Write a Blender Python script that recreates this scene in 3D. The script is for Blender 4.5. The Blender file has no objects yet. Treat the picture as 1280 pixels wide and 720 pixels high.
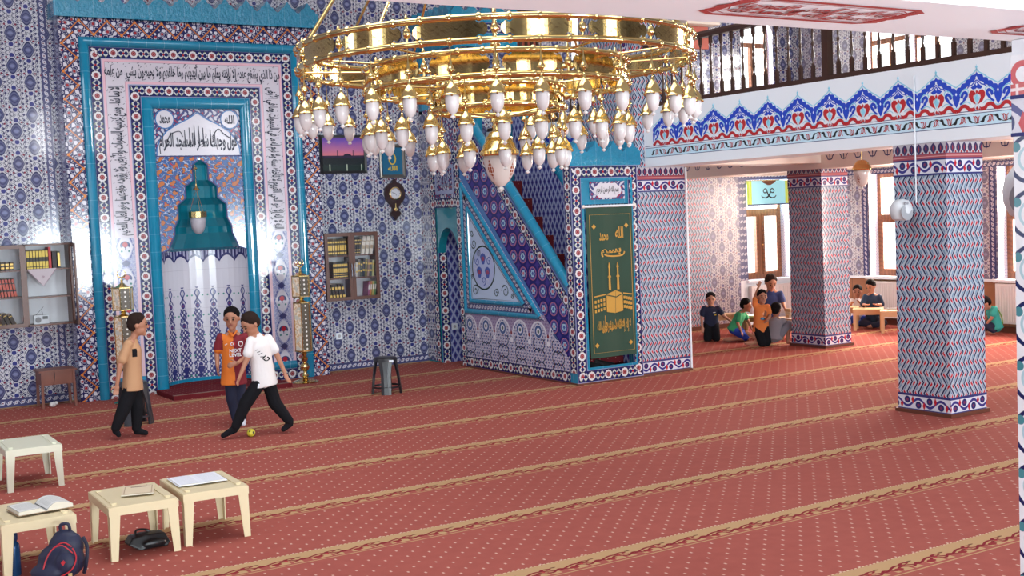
import bpy, bmesh, math, random
import numpy as np
from mathutils import Vector, Matrix, Euler
PI = math.pi
random.seed(7)
S = bpy.context.scene
COL = S.collection

# ------------------------------------------------------------------ camera
H = 2.05
YAW, PITCH, ROLL, FPX = 0.55898, 0.06023, -0.04108, 1531.4
fw = Vector((math.sin(YAW)*math.cos(PITCH), math.cos(YAW)*math.cos(PITCH), -math.sin(PITCH)))
r0 = Vector((math.cos(YAW), -math.sin(YAW), 0)); u0 = r0.cross(fw)
rt = r0*math.cos(ROLL) + u0*math.sin(ROLL); up = u0*math.cos(ROLL) - r0*math.sin(ROLL)
cam = bpy.data.cameras.new('camera'); camo = bpy.data.objects.new('camera', cam); COL.objects.link(camo)
M = Matrix((rt, up, -fw)).transposed().to_4x4(); M.translation = Vector((0, 0, H))
camo.matrix_world = M
cam.sensor_width = 36; cam.lens = 36*FPX/1280; cam.clip_start = 0.05; cam.clip_end = 200
S.camera = camo

# ------------------------------------------------------------------ world, lights, exposure
S.view_settings.view_transform = 'Standard'; S.view_settings.look = 'None'
S.view_settings.gamma = 1; S.view_settings.use_curve_mapping = False
S.view_settings.exposure = 0.15
S.cycles.max_bounces = 6; S.cycles.diffuse_bounces = 4; S.cycles.glossy_bounces = 3
S.cycles.transmission_bounces = 4; S.cycles.transparent_max_bounces = 8
S.cycles.caustics_reflective = False; S.cycles.caustics_refractive = False
S.cycles.sample_clamp_indirect = 4.0
wd = bpy.data.worlds.new('daylight'); S.world = wd; wd.use_nodes = True
bg = wd.node_tree.nodes['Background']; bg.inputs[0].default_value = (0.93, 0.98, 1.0, 1); bg.inputs[1].default_value = 2.2

def area(name, loc, target, sx, sy, power, col):
    l = bpy.data.lights.new(name, 'AREA'); l.shape = 'RECTANGLE'; l.size = sx; l.size_y = sy
    l.energy = power; l.color = col
    o = bpy.data.objects.new(name, l); COL.objects.link(o); o.location = loc
    d = Vector(target) - Vector(loc)
    o.rotation_euler = d.to_track_quat('-Z', 'Y').to_euler()
    return o
COOL = (0.80, 0.88, 1.0); WARM = (1.0, 0.72, 0.52); WHITE = (1.0, 0.95, 0.90)
# daylight coming down through the dome opening over the main hall
area('dome_daylight', (3.6, 8.2, 7.35), (4.6, 8.6, 0), 5.6, 5.6, 215, (0.92, 0.96, 1.0))
# daylight through windows seen and unseen, one panel of light outside each opening
for y in (13.45, 11.0, 8.55):
    area('right_window_light', (16.40, y, 1.65), (12, y-0.5, 0.7), 1.1, 1.7, 440, (1.0, 0.80, 0.68))
for y in (13.6, 12.7, 10.7, 8.5):
    area('right_upper_window_light', (16.40, y, 4.35), (10, y-0.5, 3.6), 0.8, 1.1, 210, WHITE)
area('qibla_window_light', (14.94, 16.15, 1.65), (14.0, 12, 0.5), 1.0, 1.7, 200, WHITE)
area('qibla_upper_window_light', (14.8, 16.15, 4.6), (12.0, 12, 3.6), 0.7, 1.2, 130, WHITE)
area('qibla_upper_window_light', (11.45, 16.15, 4.6), (10.5, 12, 3.6), 1.0, 1.3, 130, WHITE)
for y in (5.0, 9.0, 13.0):
    area('left_window_light', (-6.45, y, 3.1), (0, y, 1.8), 1.4, 4.0, 75, COOL)
for x in (-1.5, 3.0, 7.5, 12.0):
    area('rear_window_light', (x, -3.45, 1.30), (x+0.3, 1.6, 2.75), 1.8, 1.5, 520, (0.84, 0.95, 1.0)).data.spread = math.radians(130)  # behind the camera, unseen; narrowed and aimed up to brighten the soffit
    area('added_rear_upper_light', (x, -3.45, 4.6), (x+0.2, 4, 3.6), 1.8, 1.4, 110, (0.96, 0.97, 1.0))  # unseen upper lights added for the gold chandelier plates to reflect

# ------------------------------------------------------------------ shader expressions
class E:
    nt = None
    def __init__(s, v): s.v = v
    @staticmethod
    def op(o, *a, clamp=False):
        a = [x.v if isinstance(x, E) else x for x in a]
        n = E.nt.nodes.new('ShaderNodeMath'); n.operation = o; n.use_clamp = clamp
        for i, x in enumerate(a):
            if isinstance(x, (int, float)): n.inputs[i].default_value = x
            else: E.nt.links.new(x, n.inputs[i])
        return E(n.outputs[0])
    def __add__(s, o): return E.op('ADD', s, o)
    __radd__ = __add__
    def __sub__(s, o): return E.op('SUBTRACT', s, o)
    def __rsub__(s, o): return E.op('SUBTRACT', o, s)
    def __mul__(s, o): return E.op('MULTIPLY', s, o)
    __rmul__ = __mul__
    def __truediv__(s, o): return E.op('DIVIDE', s, o)
def ab(a): return E.op('ABSOLUTE', a)
def wrap(a, p, off=0): return E.op('WRAP', a + off if off else a, p/2, -p/2)
def tri(a, h): return E.op('PINGPONG', a, h)
def sn(a): return E.op('SINE', a)
def cs(a): return E.op('COSINE', a)
def mn(a, b): return E.op('MINIMUM', a, b)
def mx(a, b): return E.op('MAXIMUM', a, b)
def sq(a): return E.op('POWER', a, 2.0) if False else a*a
def hyp(a, b): return E.op('SQRT', a*a + b*b)
def under(d, r, w=.002):      # 1 where d < r
    return E.op('MULTIPLY_ADD', d, -1.0/w, r/w + .5, clamp=True)
def over(d, r, w=.002): return E.op('MULTIPLY_ADD', d, 1.0/w, -r/w + .5, clamp=True)
def lin(c):
    if isinstance(c, E): return c
    r = []
    for x in c[:3]:
        x = x/255.0
        r.append(x/12.92 if x <= .04045 else ((x+.055)/1.055)**2.4)
    return (*r, 1)
def mix(base, top, f):
    n = E.nt.nodes.new('ShaderNodeMix'); n.data_type = 'RGBA'
    for k, c in ((6, base), (7, top)):
        c = lin(c)
        if isinstance(c, E): E.nt.links.new(c.v, n.inputs[k])
        else: n.inputs[k].default_value = c
    f = f.v if isinstance(f, E) else f
    if isinstance(f, (int, float)): n.inputs[0].default_value = f
    else: E.nt.links.new(f, n.inputs[0])
    return E(n.outputs[2])
def noise(scale, detail=2, vec=None):
    n = E.nt.nodes.new('ShaderNodeTexNoise'); n.inputs['Scale'].default_value = scale; n.inputs['Detail'].default_value = detail
    t = E.nt.nodes.new('ShaderNodeTexCoord'); E.nt.links.new(t.outputs['UV' if vec == 'uv' else 'Object'], n.inputs['Vector'])
    return E(n.outputs['Fac'])
MATS = {}
def mat(name, fn=None, color=None, rough=.5, metal=0.0, coat=0.0, trans=0.0, emit=None, bump=None, spec=.5, vary=0.0, sss=0.0):
    if name in MATS: return MATS[name]
    m = bpy.data.materials.new(name); m.use_nodes = True; nt = m.node_tree; E.nt = nt
    b = nt.nodes['Principled BSDF']
    b.inputs['Roughness'].default_value = rough; b.inputs['Metallic'].default_value = metal
    b.inputs['Coat Weight'].default_value = coat; b.inputs['Transmission Weight'].default_value = trans
    b.inputs['Specular IOR Level'].default_value = spec
    if fn:
        t = nt.nodes.new('ShaderNodeUVMap'); s = nt.nodes.new('ShaderNodeSeparateXYZ')
        nt.links.new(t.outputs[0], s.inputs[0])
        c = fn(E(s.outputs[0]), E(s.outputs[1]))
    else:
        c = E(None)
        if vary: c = mix(tuple(x*(1-vary) for x in color), tuple(min(255, x*(1+vary*.6)) for x in color), noise(6, 3))
        else: c = None; b.inputs['Base Color'].default_value = lin(color)
    if c is not None: nt.links.new(c.v, b.inputs['Base Color'])
    if emit: b.inputs['Emission Color'].default_value = lin(emit[0]); b.inputs['Emission Strength'].default_value = emit[1]
    if bump:
        h = noise(bump[0], 3); bn = nt.nodes.new('ShaderNodeBump'); bn.inputs['Strength'].default_value = bump[1]; bn.inputs['Distance'].default_value = bump[2]
        nt.links.new(h.v, bn.inputs['Height']); nt.links.new(bn.outputs[0], b.inputs['Normal'])
    MATS[name] = m
    return m

# ---- tile patterns (u, v in metres)
NAVY = (34, 38, 92); TILEW = (194, 195, 203); REDB = (140, 44, 52)
def vines(u, v, p, k=.16):
    u, v = u + sn(v*(4*PI/p))*(.09*p), v + sn(u*(2*PI/p))*(.12*p)
    a = sn(u*(2*PI/p))*sn(v*(2*PI/p)); b = sn(u*(4*PI/p) + v*(2*PI/p))*cs(v*(4*PI/p))
    return under(ab(a + b*.7), k, .08)
def f_medallion(u, v):
    P, Q = .38, .385
    a, b = ab(wrap(u, P)), ab(wrap(v, Q)); a2, b2 = ab(wrap(u, P, P/2)), ab(wrap(v, Q, Q/2))
    d = mn(b/.092 + (a/.068)*(a/.068), b2/.092 + (a2/.068)*(a2/.068))
    fl_ = mn(hyp(a, b - .128), hyp(a2, b2 - .128))
    sm = mn(hyp(a - .095, wrap(v, .0642)), hyp(a-.048, b2-.03))
    rd = mn(hyp(a - .062, b - .105), hyp(a2 - .062, b2 - .105))
    c = mix(TILEW, (54, 55, 86), vines(u, v, .0963, .36))
    c = mix(c, (56, 57, 98), under(sm, .013))
    c = mix(c, (118, 34, 62), under(rd, .012))
    c = mix(c, TILEW, under(fl_, .034)); c = mix(c, (54, 59, 122), under(fl_, .027))
    c = mix(c, TILEW, under(d, 1.16, .08)); c = mix(c, (36, 40, 84), under(d, 1.04, .06))
    c = mix(c, (90, 95, 128), under(d, .86, .06)); c = mix(c, (60, 63, 104), under(ab(d - .5), .10, .06))
    c = mix(c, (120, 126, 164), under(d, .22, .06))
    return c
def f_medallion_warm_cast(u, v):
    return mix(f_medallion(u, v), (176, 160, 156), .22)  # same tile with the aisle's warm light mixed into its colour
def f_rosette(u, v):            # u along the strip, v across (centre 0), strip 0.14 wide
    P = .245
    a = wrap(u, P); r = hyp(a, v); b = wrap(u, P, P/2)
    ang = E.op('ARCTAN2', v, a); pet = r + cs(ang*10.0)*.0028
    w = sn(b*(2*PI/.13))*.036
    inn = under(ab(b), .068, .004)
    k = mn(ab(v - w), ab(v + w)); k2 = ab(v - w)
    c = mix(NAVY, (196, 198, 196), under(k, .0115)*inn)
    c = mix(c, NAVY, under(ab(ab(v - w*.5)), .0035)*inn)
    c = mix(c, (120, 140, 90), under(hyp(ab(b) - .03, ab(v) - .045), .008))
    c = mix(c, (165, 30, 40), under(hyp(b, v*.7), .011))
    c = mix(c, (16, 18, 48), under(pet, .061)); c = mix(c, (214, 212, 216), under(pet, .053))
    c = mix(c, (128, 44, 54), under(r, .030)); c = mix(c, (190, 120, 120), under(ab(r - .017), .003)); 
    return mix(c, (150, 156, 190), over(ab(v), .0655))
def f_small_rosette(u, v):
    P = .075
    v = wrap(v, .11)
    a = wrap(u, P); r = hyp(a, v)
    c = mix((70, 72, 112), (188, 188, 204), under(ab(v - sn(u*(2*PI/P))*.02), .006))
    c = mix(c, (196, 196, 208), under(r, .021)); return mix(c, (110, 40, 60), under(r, .008))
def f_outer(u, v):              # strip 0.22 wide
    P = .33
    z = tri(u, P/2)*(.17/(P/2)) - .085
    a = wrap(u, P/4); 
    g = sn(u*(2*PI/(P/3)))*sn(v*(2*PI/.105) + 1.2) + cs(u*(2*PI/(P/2)) + v*40.0)*.55 + sn(v*75.0 - u*20.0)*.2
    c = mix((30, 32, 84), (206, 204, 214), over(g, .50, .12)); c = mix(c, (206, 204, 214), under(ab(g+.55), .14, .08))
    rr = mn(hyp(wrap(u, P), v - .045), hyp(wrap(u, P, P/2), v + .045))
    c = mix(c, (206, 204, 214), under(rr, .031)); c = mix(c, NAVY, under(ab(rr-.024), .004)); c = mix(c, (150, 34, 44), under(rr, .018))
    r2 = mn(hyp(wrap(u, P, P/4), v - .085), hyp(wrap(u, P, P/4), v + .085))
    c = mix(c, (150, 34, 44), under(r2, .015))
    c = mix(c, (30, 32, 84), under(ab(v - z), .020)); c = mix(c, (190, 112, 58), under(ab(v - z), .0105))
    rr = mn(hyp(wrap(u, P), v + .082), hyp(wrap(u, P, P/2), v - .082))
    return mix(c, (215, 128, 55), under(rr, .017))
def f_turq(u, v):
    c = mix((20, 120, 156), (30, 138, 172), noise(5, 2))
    return mix(c, (96, 168, 196), under(ab(wrap(u, .22)), .0022))
def f_inscr(u, v):              # white band with pink edges
    c = mix((206, 200, 210), (222, 180, 192), over(ab(v), .118)); c = mix(c, (150, 90, 120), under(ab(ab(v) - .117), .0016))
    return mix(c, (170, 175, 195), over(ab(v), .147))
def f_palm(u, v):               # flowers under the inscription bands
    P = .40
    a, b = wrap(u, P), v
    d = ab(a)/.17 + (b/.10)*(b/.10); d2 = ab(wrap(u, P, P/2))/.10 + (ab(b)/.13)
    c = mix((150, 154, 190), (96, 102, 154), under(ab(d - 1.1), .12, .05)); c = mix(c, (206, 206, 216), vines(u, v, .10, .22)*.8)
    c = mix(c, (206, 204, 214), under(d, .85, .05)); f = hyp((a - .02)*1.2, b)
    c = mix(c, (52, 58, 110), under(f, .062)); c = mix(c, (206, 204, 214), under(hyp(a + .02, ab(b) - .03), .026))
    c = mix(c, (170, 36, 52), under(hyp(a - .03, b), .032)); c = mix(c, (60, 120, 120), under(hyp(a + .05, ab(b) - .045), .013))
    c = mix(c, (60, 64, 110), under(d2, .45, .05)); c = mix(c, (222, 190, 198), over(ab(v), .118))
    return c
def f_arabesque(u, v):          # blue spandrels with orange scrolls
    n = noise(9, 1, 'uv')*9.0
    g = sn(u*46.0 + n)*cs(v*40.0 + n*.7); h = sn(u*30.0 - n*1.6 + v*12.0)*sn(v*34.0 + n*1.3)
    c = mix((44, 90, 150), (170, 182, 204), under(ab(h), .075, .05)); c = mix(c, (48, 38, 60), under(ab(g - .42), .16, .08))
    c = mix(c, (182, 106, 56), over(g, .46, .1)); c = mix(c, (170, 40, 50), over(h, .88, .06))
    return mix(c, (120, 78, 62), under(ab(g + .45), .06, .05))
def f_finearab(u, v):
    g = sn(u*60.0 + sn(v*41.0)*1.6)*cs(v*52.0 + sn(u*39.0)*1.4)
    c = mix((64, 70, 120), (196, 196, 208), over(g, .2, .2)); return mix(c, (160, 50, 70), under(g, -.72, .1))
def f_vase(u, v):               # u: arc length round the niche, columns 0.2 apart, v height
    P = .205
    a = wrap(u, P); x = ab(a)
    base = (204, 202, 212)
    env = E.op('MULTIPLY_ADD', v, -.068, .112)       # narrowing upwards
    n = sn(v*(2*PI/.13)); w = mx(env*(n*.42 + .55), .004)
    c = mix(base, (70, 76, 130), under(ab(x - w), .009))
    g = sn(a*120.0)*cs(v*95.0); c = mix(c, (58, 62, 116), under(x - env*.85, .004)*over(g, -.15, .2)*under(v, 1.1))
    n2 = wrap(v, .26); f = hyp(a, n2*.8)
    c = mix(c, base, under(f, .040)); c = mix(c, (62, 60, 124), under(f, .030)); c = mix(c, (120, 60, 100), under(f, .013))
    c = mix(c, (40, 44, 84), under(x, .0035)); c = mix(c, (60, 130, 120), under(hyp(x - .07, wrap(v, .26, .13)), .012))
    vs = mx(x - .03, ab(v - .19) - .03); c = mix(c, (44, 48, 108), under(x + ab(v - .21)*.6, .05)); c = mix(c, (44, 48, 108), under(mx(x*.6, ab(v - .13)), .016))
    c = mix(c, base, over(v, 1.28)); 
    c = mix(c, base, under(v, .10))
    c = mix(c, (176, 172, 186), under(ab(wrap(v, .25)), .0018))
    e = v - 1.69 + hyp(x*.9, 0.0)*hyp(x, 0.0)*9.0
    c = mix(c, (44, 46, 100), over(e, -.015)); c = mix(c, (170, 170, 200), over(e, .018)*under(ab(wrap(u, .05)), .012))
    return c
def f_star(u, v):               # geometric interlace of the stair string
    P = .30
    r1 = hyp(wrap(u, P), wrap(v, P)); r2 = hyp(wrap(u, P, P/2), wrap(v, P, P/2))
    c = mix((58, 46, 130), (186, 110, 122), under(mn(ab(wrap(u, P/2, P/4)), ab(wrap(v, P/2, P/4))), .016))
    c = mix(c, (32, 32, 102), under(mn(ab(r1 - .100), ab(r2 - .100)), .016)); c = mix(c, (96, 84, 150), under(ab(mn(r1, r2) - .066), .009))
    st = sn(E.op('ARCTAN2', wrap(v, P), wrap(u, P))*6.0); s2 = sn(E.op('ARCTAN2', wrap(v, P, P/2), wrap(u, P, P/2))*6.0)
    c = mix(c, (164, 200, 220), under(r1 + st*.008, .046)); c = mix(c, (70, 96, 158), under(r1 + st*.005, .024)); c = mix(c, (150, 180, 206), under(r2 + s2*.008, .044)); c = mix(c, (190, 110, 120), under(r2, .020))
    return mix(c, (32, 32, 102), under(ab(mn(r1, r2) - .050), .004))
def f_hex(u, v):                # blue hex tile inside the stair
    P = .10
    d = mn(ab(wrap(u, P))*.9 + ab(wrap(v, .17))*.5, ab(wrap(u, P, P/2))*.9 + ab(wrap(v, .17, .085))*.5)
    c = mix((150, 160, 205), (74, 80, 152), under(d, .030)); c = mix(c, (178, 184, 216), under(ab(d - .038), .004)); return mix(c, (60, 44, 108), under(d, .012))
def f_floral(u, v):             # white lobed panel at the foot of the minbar
    P = .42
    a = wrap(u, P); x = ab(a)
    c = mix((198, 196, 210), (84, 84, 138), vines(u, v, .062, .26)); c = mix(c, (40, 56, 64), under(ab(hyp(x - .05, wrap(v, .15)) - .075), .008)*under(v, .36))
    g = sn(a*88.0)*cs(v*80.0); c = mix(c, (48, 62, 120), over(g, .5, .15)); c = mix(c, (128, 40, 66), under(g, -.84, .08))
    arch = hyp(x, (v - .38)*.95)
    c = mix(c, (140, 116, 152), over(arch, .19)*over(v, .42)*.7); c = mix(c, (216, 214, 222), under(ab(arch - .178), .012)*over(v, .34))
    f = hyp(x, v - .45); c = mix(c, (214, 212, 220), under(f, .088)); c = mix(c, (66, 88, 134), under(ab(f - .062), .017)); c = mix(c, (86, 104, 96), under(f, .024))
    q = wrap(u, P, P/2); c = mix(c, (128, 52, 60), under(hyp(q, v - .40), .024)); c = mix(c, (222, 220, 226), under(hyp(q, v - .31), .034))
    return c
def f_chevron(u, v):            # rising tulips, rows 0.1 apart
    z = tri(v, .1)*.62; P = .066
    a = wrap(u + z, P)
    c = mix((170, 180, 193), (112, 132, 158), under(ab(wrap(u + z, P, .024)), .0085)); c = mix(c, (28, 32, 74), under(ab(a), .0082))
    n = wrap(v, .1, .0); m = wrap(u + z, P, P/2 - .004)
    t = ab(m)/.0135 + ab(n + .012)/.030
    c = mix(c, (196, 202, 212), under(t, 1.25, .1)); c = mix(c, (186, 36, 48), under(t, 1.0, .1)); c = mix(c, (120, 148, 172), under(hyp(m*1.4, wrap(v, .1, .05)), .011))
    return c
def f_wave(u, v):               # border of tulips and dark roses, 0.13 high, centre 0
    P = .26
    w = sn(u*(2*PI/P))*.036
    c = mix((204, 204, 214), (56, 54, 124), under(ab(v - w), .013))
    r1 = hyp(wrap(u, P, P/4), v - .022); r2 = hyp(wrap(u, P, -P/4), v + .022)
    c = mix(c, (40, 44, 100), under(mn(r1, r2), .034)); c = mix(c, (108, 48, 84), under(mn(r1, r2), .014))
    t = mn(ab(wrap(u, P))/.018 + ab(v + .025)/.04, ab(wrap(u, P, P/2))/.018 + ab(v - .025)/.04)
    c = mix(c, (180, 36, 48), under(t, 1.0, .1)); return mix(c, (44, 48, 118), over(ab(v), .060))
def f_lotus(u, v):              # palmette crest, 0.1 high, v from 0
    P = .082
    x = ab(wrap(u, P)); d = x/.032 + ((v - .05)/.048)*((v - .05)/.048)
    k = x/.014 + ab(v - .05)/.055
    c = mix((176, 170, 178), (54, 46, 84), under(d, 1.0, .1)); c = mix(c, (54, 46, 84), under(x*.9 + ab(v - .075)*.9, .024)); c = mix(c, (140, 46, 58), under(k, .55, .1))
    y = ab(wrap(u, P, P/2)); c = mix(c, (150, 50, 56), under(hyp(y, v - .012), .012)); return mix(c, (44, 42, 90), under(v, .004))
def f_redband(u, v): return mix((150, 74, 82), (206, 150, 150), under(ab(v), .003))
def f_carpet(u, v):
    s = wrap(v, 1.2, -4.72 + .6)          # 0.6 .. -0.6, tan edge at the far side
    s = s + .6                             # 0..1.2, far edge of the stripe at 1.2 -> s in (0.98,1.2)
    nz = noise(9, 3)
    base = mix((150, 77, 70), (168, 90, 79), nz)
    a, b = wrap(u, .15), wrap(v, .15); a2, b2 = wrap(u, .15, .075), wrap(v, .15, .075)
    d = mn(mx(ab(a)*1.0, ab(b)*.55), mx(ab(a2)*1.0, ab(b2)*.55))
    c = mix(base, (206, 172, 156), under(d, .0062, .003))
    q = 1.2 - s                            # distance from the far edge
    dash = under(ab(wrap(u, .03)), .009)
    TN = (184, 148, 108)
    c = mix(c, base, under(q, .235)); c = mix(c, TN, under(ab(q - .232), .006)); c = mix(c, (214, 190, 158), under(ab(q - .004), .005)*dash)
    c = mix(c, TN, under(ab(q - .080), .070))
    P = .27
    x = wrap(u, P); y = q - .135
    w1 = sn(u*(2*PI/P))*.022; w2 = sn(u*(4*PI/P) + 1.0)*.018
    c = mix(c, TN, under(ab(q - .175), .030)*over(ab(w1 + w2), .012))
    orn = mn(ab(y - w1), ab(y - .02 - w2))
    c = mix(c, (126, 32, 42), under(orn, .0095)); c = mix(c, (126, 32, 42), under(hyp(x*.42, y + .028), .017)*over(hyp(x*.5, y + .024), .007)); c = mix(c, (140, 44, 48), under(hyp(wrap(u, P, .10)*.6, y - .03), .020))
    c = mix(c, (100, 60, 44), under(hyp(wrap(u, P, -.06)*.35, y + .040), .0075)); c = mix(c, (176, 70, 70), under(hyp(wrap(u, P, .03), y), .010))
    return c
def f_redcarpet(u, v):
    d = mn(hyp(wrap(u, .12), wrap(v, .12)), hyp(wrap(u, .12, .06), wrap(v, .12, .06)))
    return mix((104, 34, 40), (180, 140, 120), under(d, .006))
def f_bigscroll(u, v):          # large white tile with navy scrolls and red carnations
    P, Q = .24, .18
    r = hyp(wrap(u, P), wrap(v, Q)); r2 = hyp(wrap(u, P, P/2), wrap(v, Q, Q/2))
    c = mix((226, 228, 232), (150, 190, 200), under(ab(mn(r, r2) - .04), .005)*.8)
    c = mix(c, (24, 34, 84), under(ab(r - .074), .007)); 
    f = hyp(wrap(u, P, P/2), wrap(v, Q, Q/2)); st = sn(E.op('ARCTAN2', wrap(v, Q, Q/2), wrap(u, P, P/2))*7.0)
    c = mix(c, (206, 52, 56), under(f + st*.010, .032)); c = mix(c, (206, 52, 56), under(hyp(wrap(u, P, .04), wrap(v, Q, .03))*1.2, .024)); return mix(c, (70, 130, 140), under(hyp(wrap(u, P, -.05), wrap(v, Q, -.04)), .016))
def f_meander(u, v):
    c = mix((186, 60, 60), (232, 214, 214), under(mn(ab(wrap(v, .05)), ab(wrap(u, .07))), .005)); return c
def f_wood(u, v):
    n = noise(3, 4); g = sn(u*90.0 + n*14.0)
    return mix((112, 68, 42), (136, 86, 54), g*.5 + .5)
def f_wainscot(u, v):
    n = noise(3, 4); c = mix((140, 92, 60), (160, 108, 74), n); return mix(c, (96, 60, 40), under(ab(wrap(u, .6)), .004))
def f_stepwood(u, v): return mix((86, 48, 36), (104, 58, 42), noise(12, 4))
def f_pearl(u, v):
    n = noise(40, 3); c = mix((206, 170, 130), (240, 226, 206), over(n, .5, .15)); return mix(c, (200, 196, 186), over(noise(14, 2), .55, .1))
def f_crystal(u, v):
    d = hyp(wrap(v, .055), wrap(u, .06)); return mix((92, 84, 72), (236, 234, 226), under(d, .012))
def f_globe(u, v, off=.13):
    v = v + off
    g = sn(u*110.0)*sn(v*120.0); k = ab(wrap(u, .22))/.035 + ab(v)/.085
    return mix((214, 202, 196), (150, 78, 50), under(k, 1.0, .1)*over(ab(g), .25, .2))
def f_leafshirt(u, v): return mix((28, 44, 62), (54, 88, 116), over(noise(30, 1), .55, .06))
def f_doily(u, v): return mix((190, 178, 182), (150, 120, 132), under(hyp(u, v + .02), .02))
def f_page(u, v): return mix((214, 212, 208), (120, 120, 124), under(ab(wrap(v, .016)), .0024)*under(ab(u), .085)*.55*under(ab(v), .12))

T_MED = mat('medallion_tile', f_medallion, rough=.10, coat=.3)
T_MEDW = mat('medallion_tile_warm_cast', f_medallion_warm_cast, rough=.32)
T_ROS = mat('rosette_border_tile', f_rosette, rough=.12)
T_CHEVW = mat('tulip_chevron_tile_aisle', lambda u, v: f_chevron(u, v), rough=.35)
T_SROS = mat('small_rosette_border_tile', f_small_rosette, rough=.14)
T_OUT = mat('arabesque_border_tile', f_outer, rough=.13)
T_TURQ = mat('turquoise_glaze', f_turq, rough=.08, coat=.5)
T_TURQB = mat('turquoise_relief_glaze', f_turq, rough=.10, coat=.5, bump=(26, .9, .02))
T_INS = mat('inscription_tile', f_inscr, rough=.12)
T_PALM = mat('palmette_tile', f_palm, rough=.12)
T_ARAB = mat('blue_orange_scroll_tile', f_arabesque, rough=.14)
T_FARAB = mat('fine_scroll_tile', f_finearab, rough=.14)
T_VASE = mat('vase_tile', f_vase, rough=.16)
T_STAR = mat('interlace_tile', f_star, rough=.14)
T_HEX = mat('hexagon_tile', f_hex, rough=.16)
T_FLOR = mat('floral_panel_tile', f_floral, rough=.14)
T_CHEV = mat('tulip_chevron_tile', f_chevron, rough=.12)
T_WAVE = mat('tulip_border_tile', f_wave, rough=.12)
T_LOT = mat('palmette_crest_tile', f_lotus, rough=.14)
T_REDB = mat('red_band_tile', f_redband, rough=.14)
T_SCR = mat('scroll_carnation_tile', f_bigscroll, rough=.12)
T_MEA = mat('red_meander_tile', f_meander, rough=.12)
CARPET = mat('prayer_carpet', f_carpet, rough=.95, spec=.1)
RCARP = mat('dark_red_carpet', f_redcarpet, rough=.95, spec=.1)
WHITEP = mat('white_paint', color=(228, 234, 240), rough=.6)
CREAM = mat('cream_paint', color=(226, 212, 200), rough=.6)
WOOD = mat('brown_wood', f_wood, rough=.35)
DWOOD = mat('dark_brown_wood', color=(64, 38, 26), rough=.3, vary=.15)
MDWOOD = mat('mid_brown_wood', color=(112, 70, 46), rough=.4, vary=.12)
WAINS = mat('wainscot_wood', f_wainscot, rough=.4)
SKIRT = mat('skirting_brown', f_stepwood, rough=.4)
GOLD = mat('polished_gold', color=(228, 202, 138), rough=.15, metal=1.0)
GOLDP = mat('gold_plate', fn=lambda u, v: mix((232, 200, 130), (140, 104, 50), under(ab(sn(u*60.0 + sn(v*50.0)*2.0)*cs(v*60.0 + sn(u*38.0)*1.5)), .10, .06)*under(ab(v), .030)*.6), rough=.10, metal=1.0)
GOLDPRINT = mat('gold_print', color=(196, 150, 62), rough=.5)
FROST = mat('frosted_glass', color=(206, 198, 198), rough=.35, coat=.4)
CRYST = mat('clear_crystal', color=(245, 245, 245), rough=.05, metal=.3)
GLOBE = mat('painted_globe_glass', f_globe, rough=.25, coat=.4); GLOBE2 = mat('painted_globe_glass_large', lambda u, v: f_globe(u, v, -2.395), rough=.25, coat=.4)
GREENB = mat('dark_green_cloth', color=(44, 72, 58), rough=.85)
INK = mat('navy_ink', color=(22, 24, 52), rough=.3)
GREENI = mat('dark_green_ink', color=(20, 50, 44), rough=.3)
BLUEP = mat('royal_blue_paint', color=(30, 66, 186), rough=.5)
CYANP = mat('light_cyan_paint', color=(140, 206, 228), rough=.5)
PALEB = mat('pale_blue_paint', color=(196, 226, 240), rough=.5)
REDP = mat('red_paint', color=(178, 36, 42), rough=.5)
NAVYP = mat('navy_paint', color=(38, 44, 104), rough=.5)
BLACKP = mat('black_paint', color=(26, 34, 40), rough=.5)
WTILE = mat('white_tile', color=(214, 212, 220), rough=.12)
LBTILE = mat('light_blue_tile', color=(186, 204, 228), rough=.14)
BTRIM = mat('blue_tile_trim', color=(74, 120, 176), rough=.14)
DARKV = mat('dark_interior', color=(20, 14, 16), rough=.9)
SALMON = mat('salmon_panel', color=(176, 84, 66), rough=.6)

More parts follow.
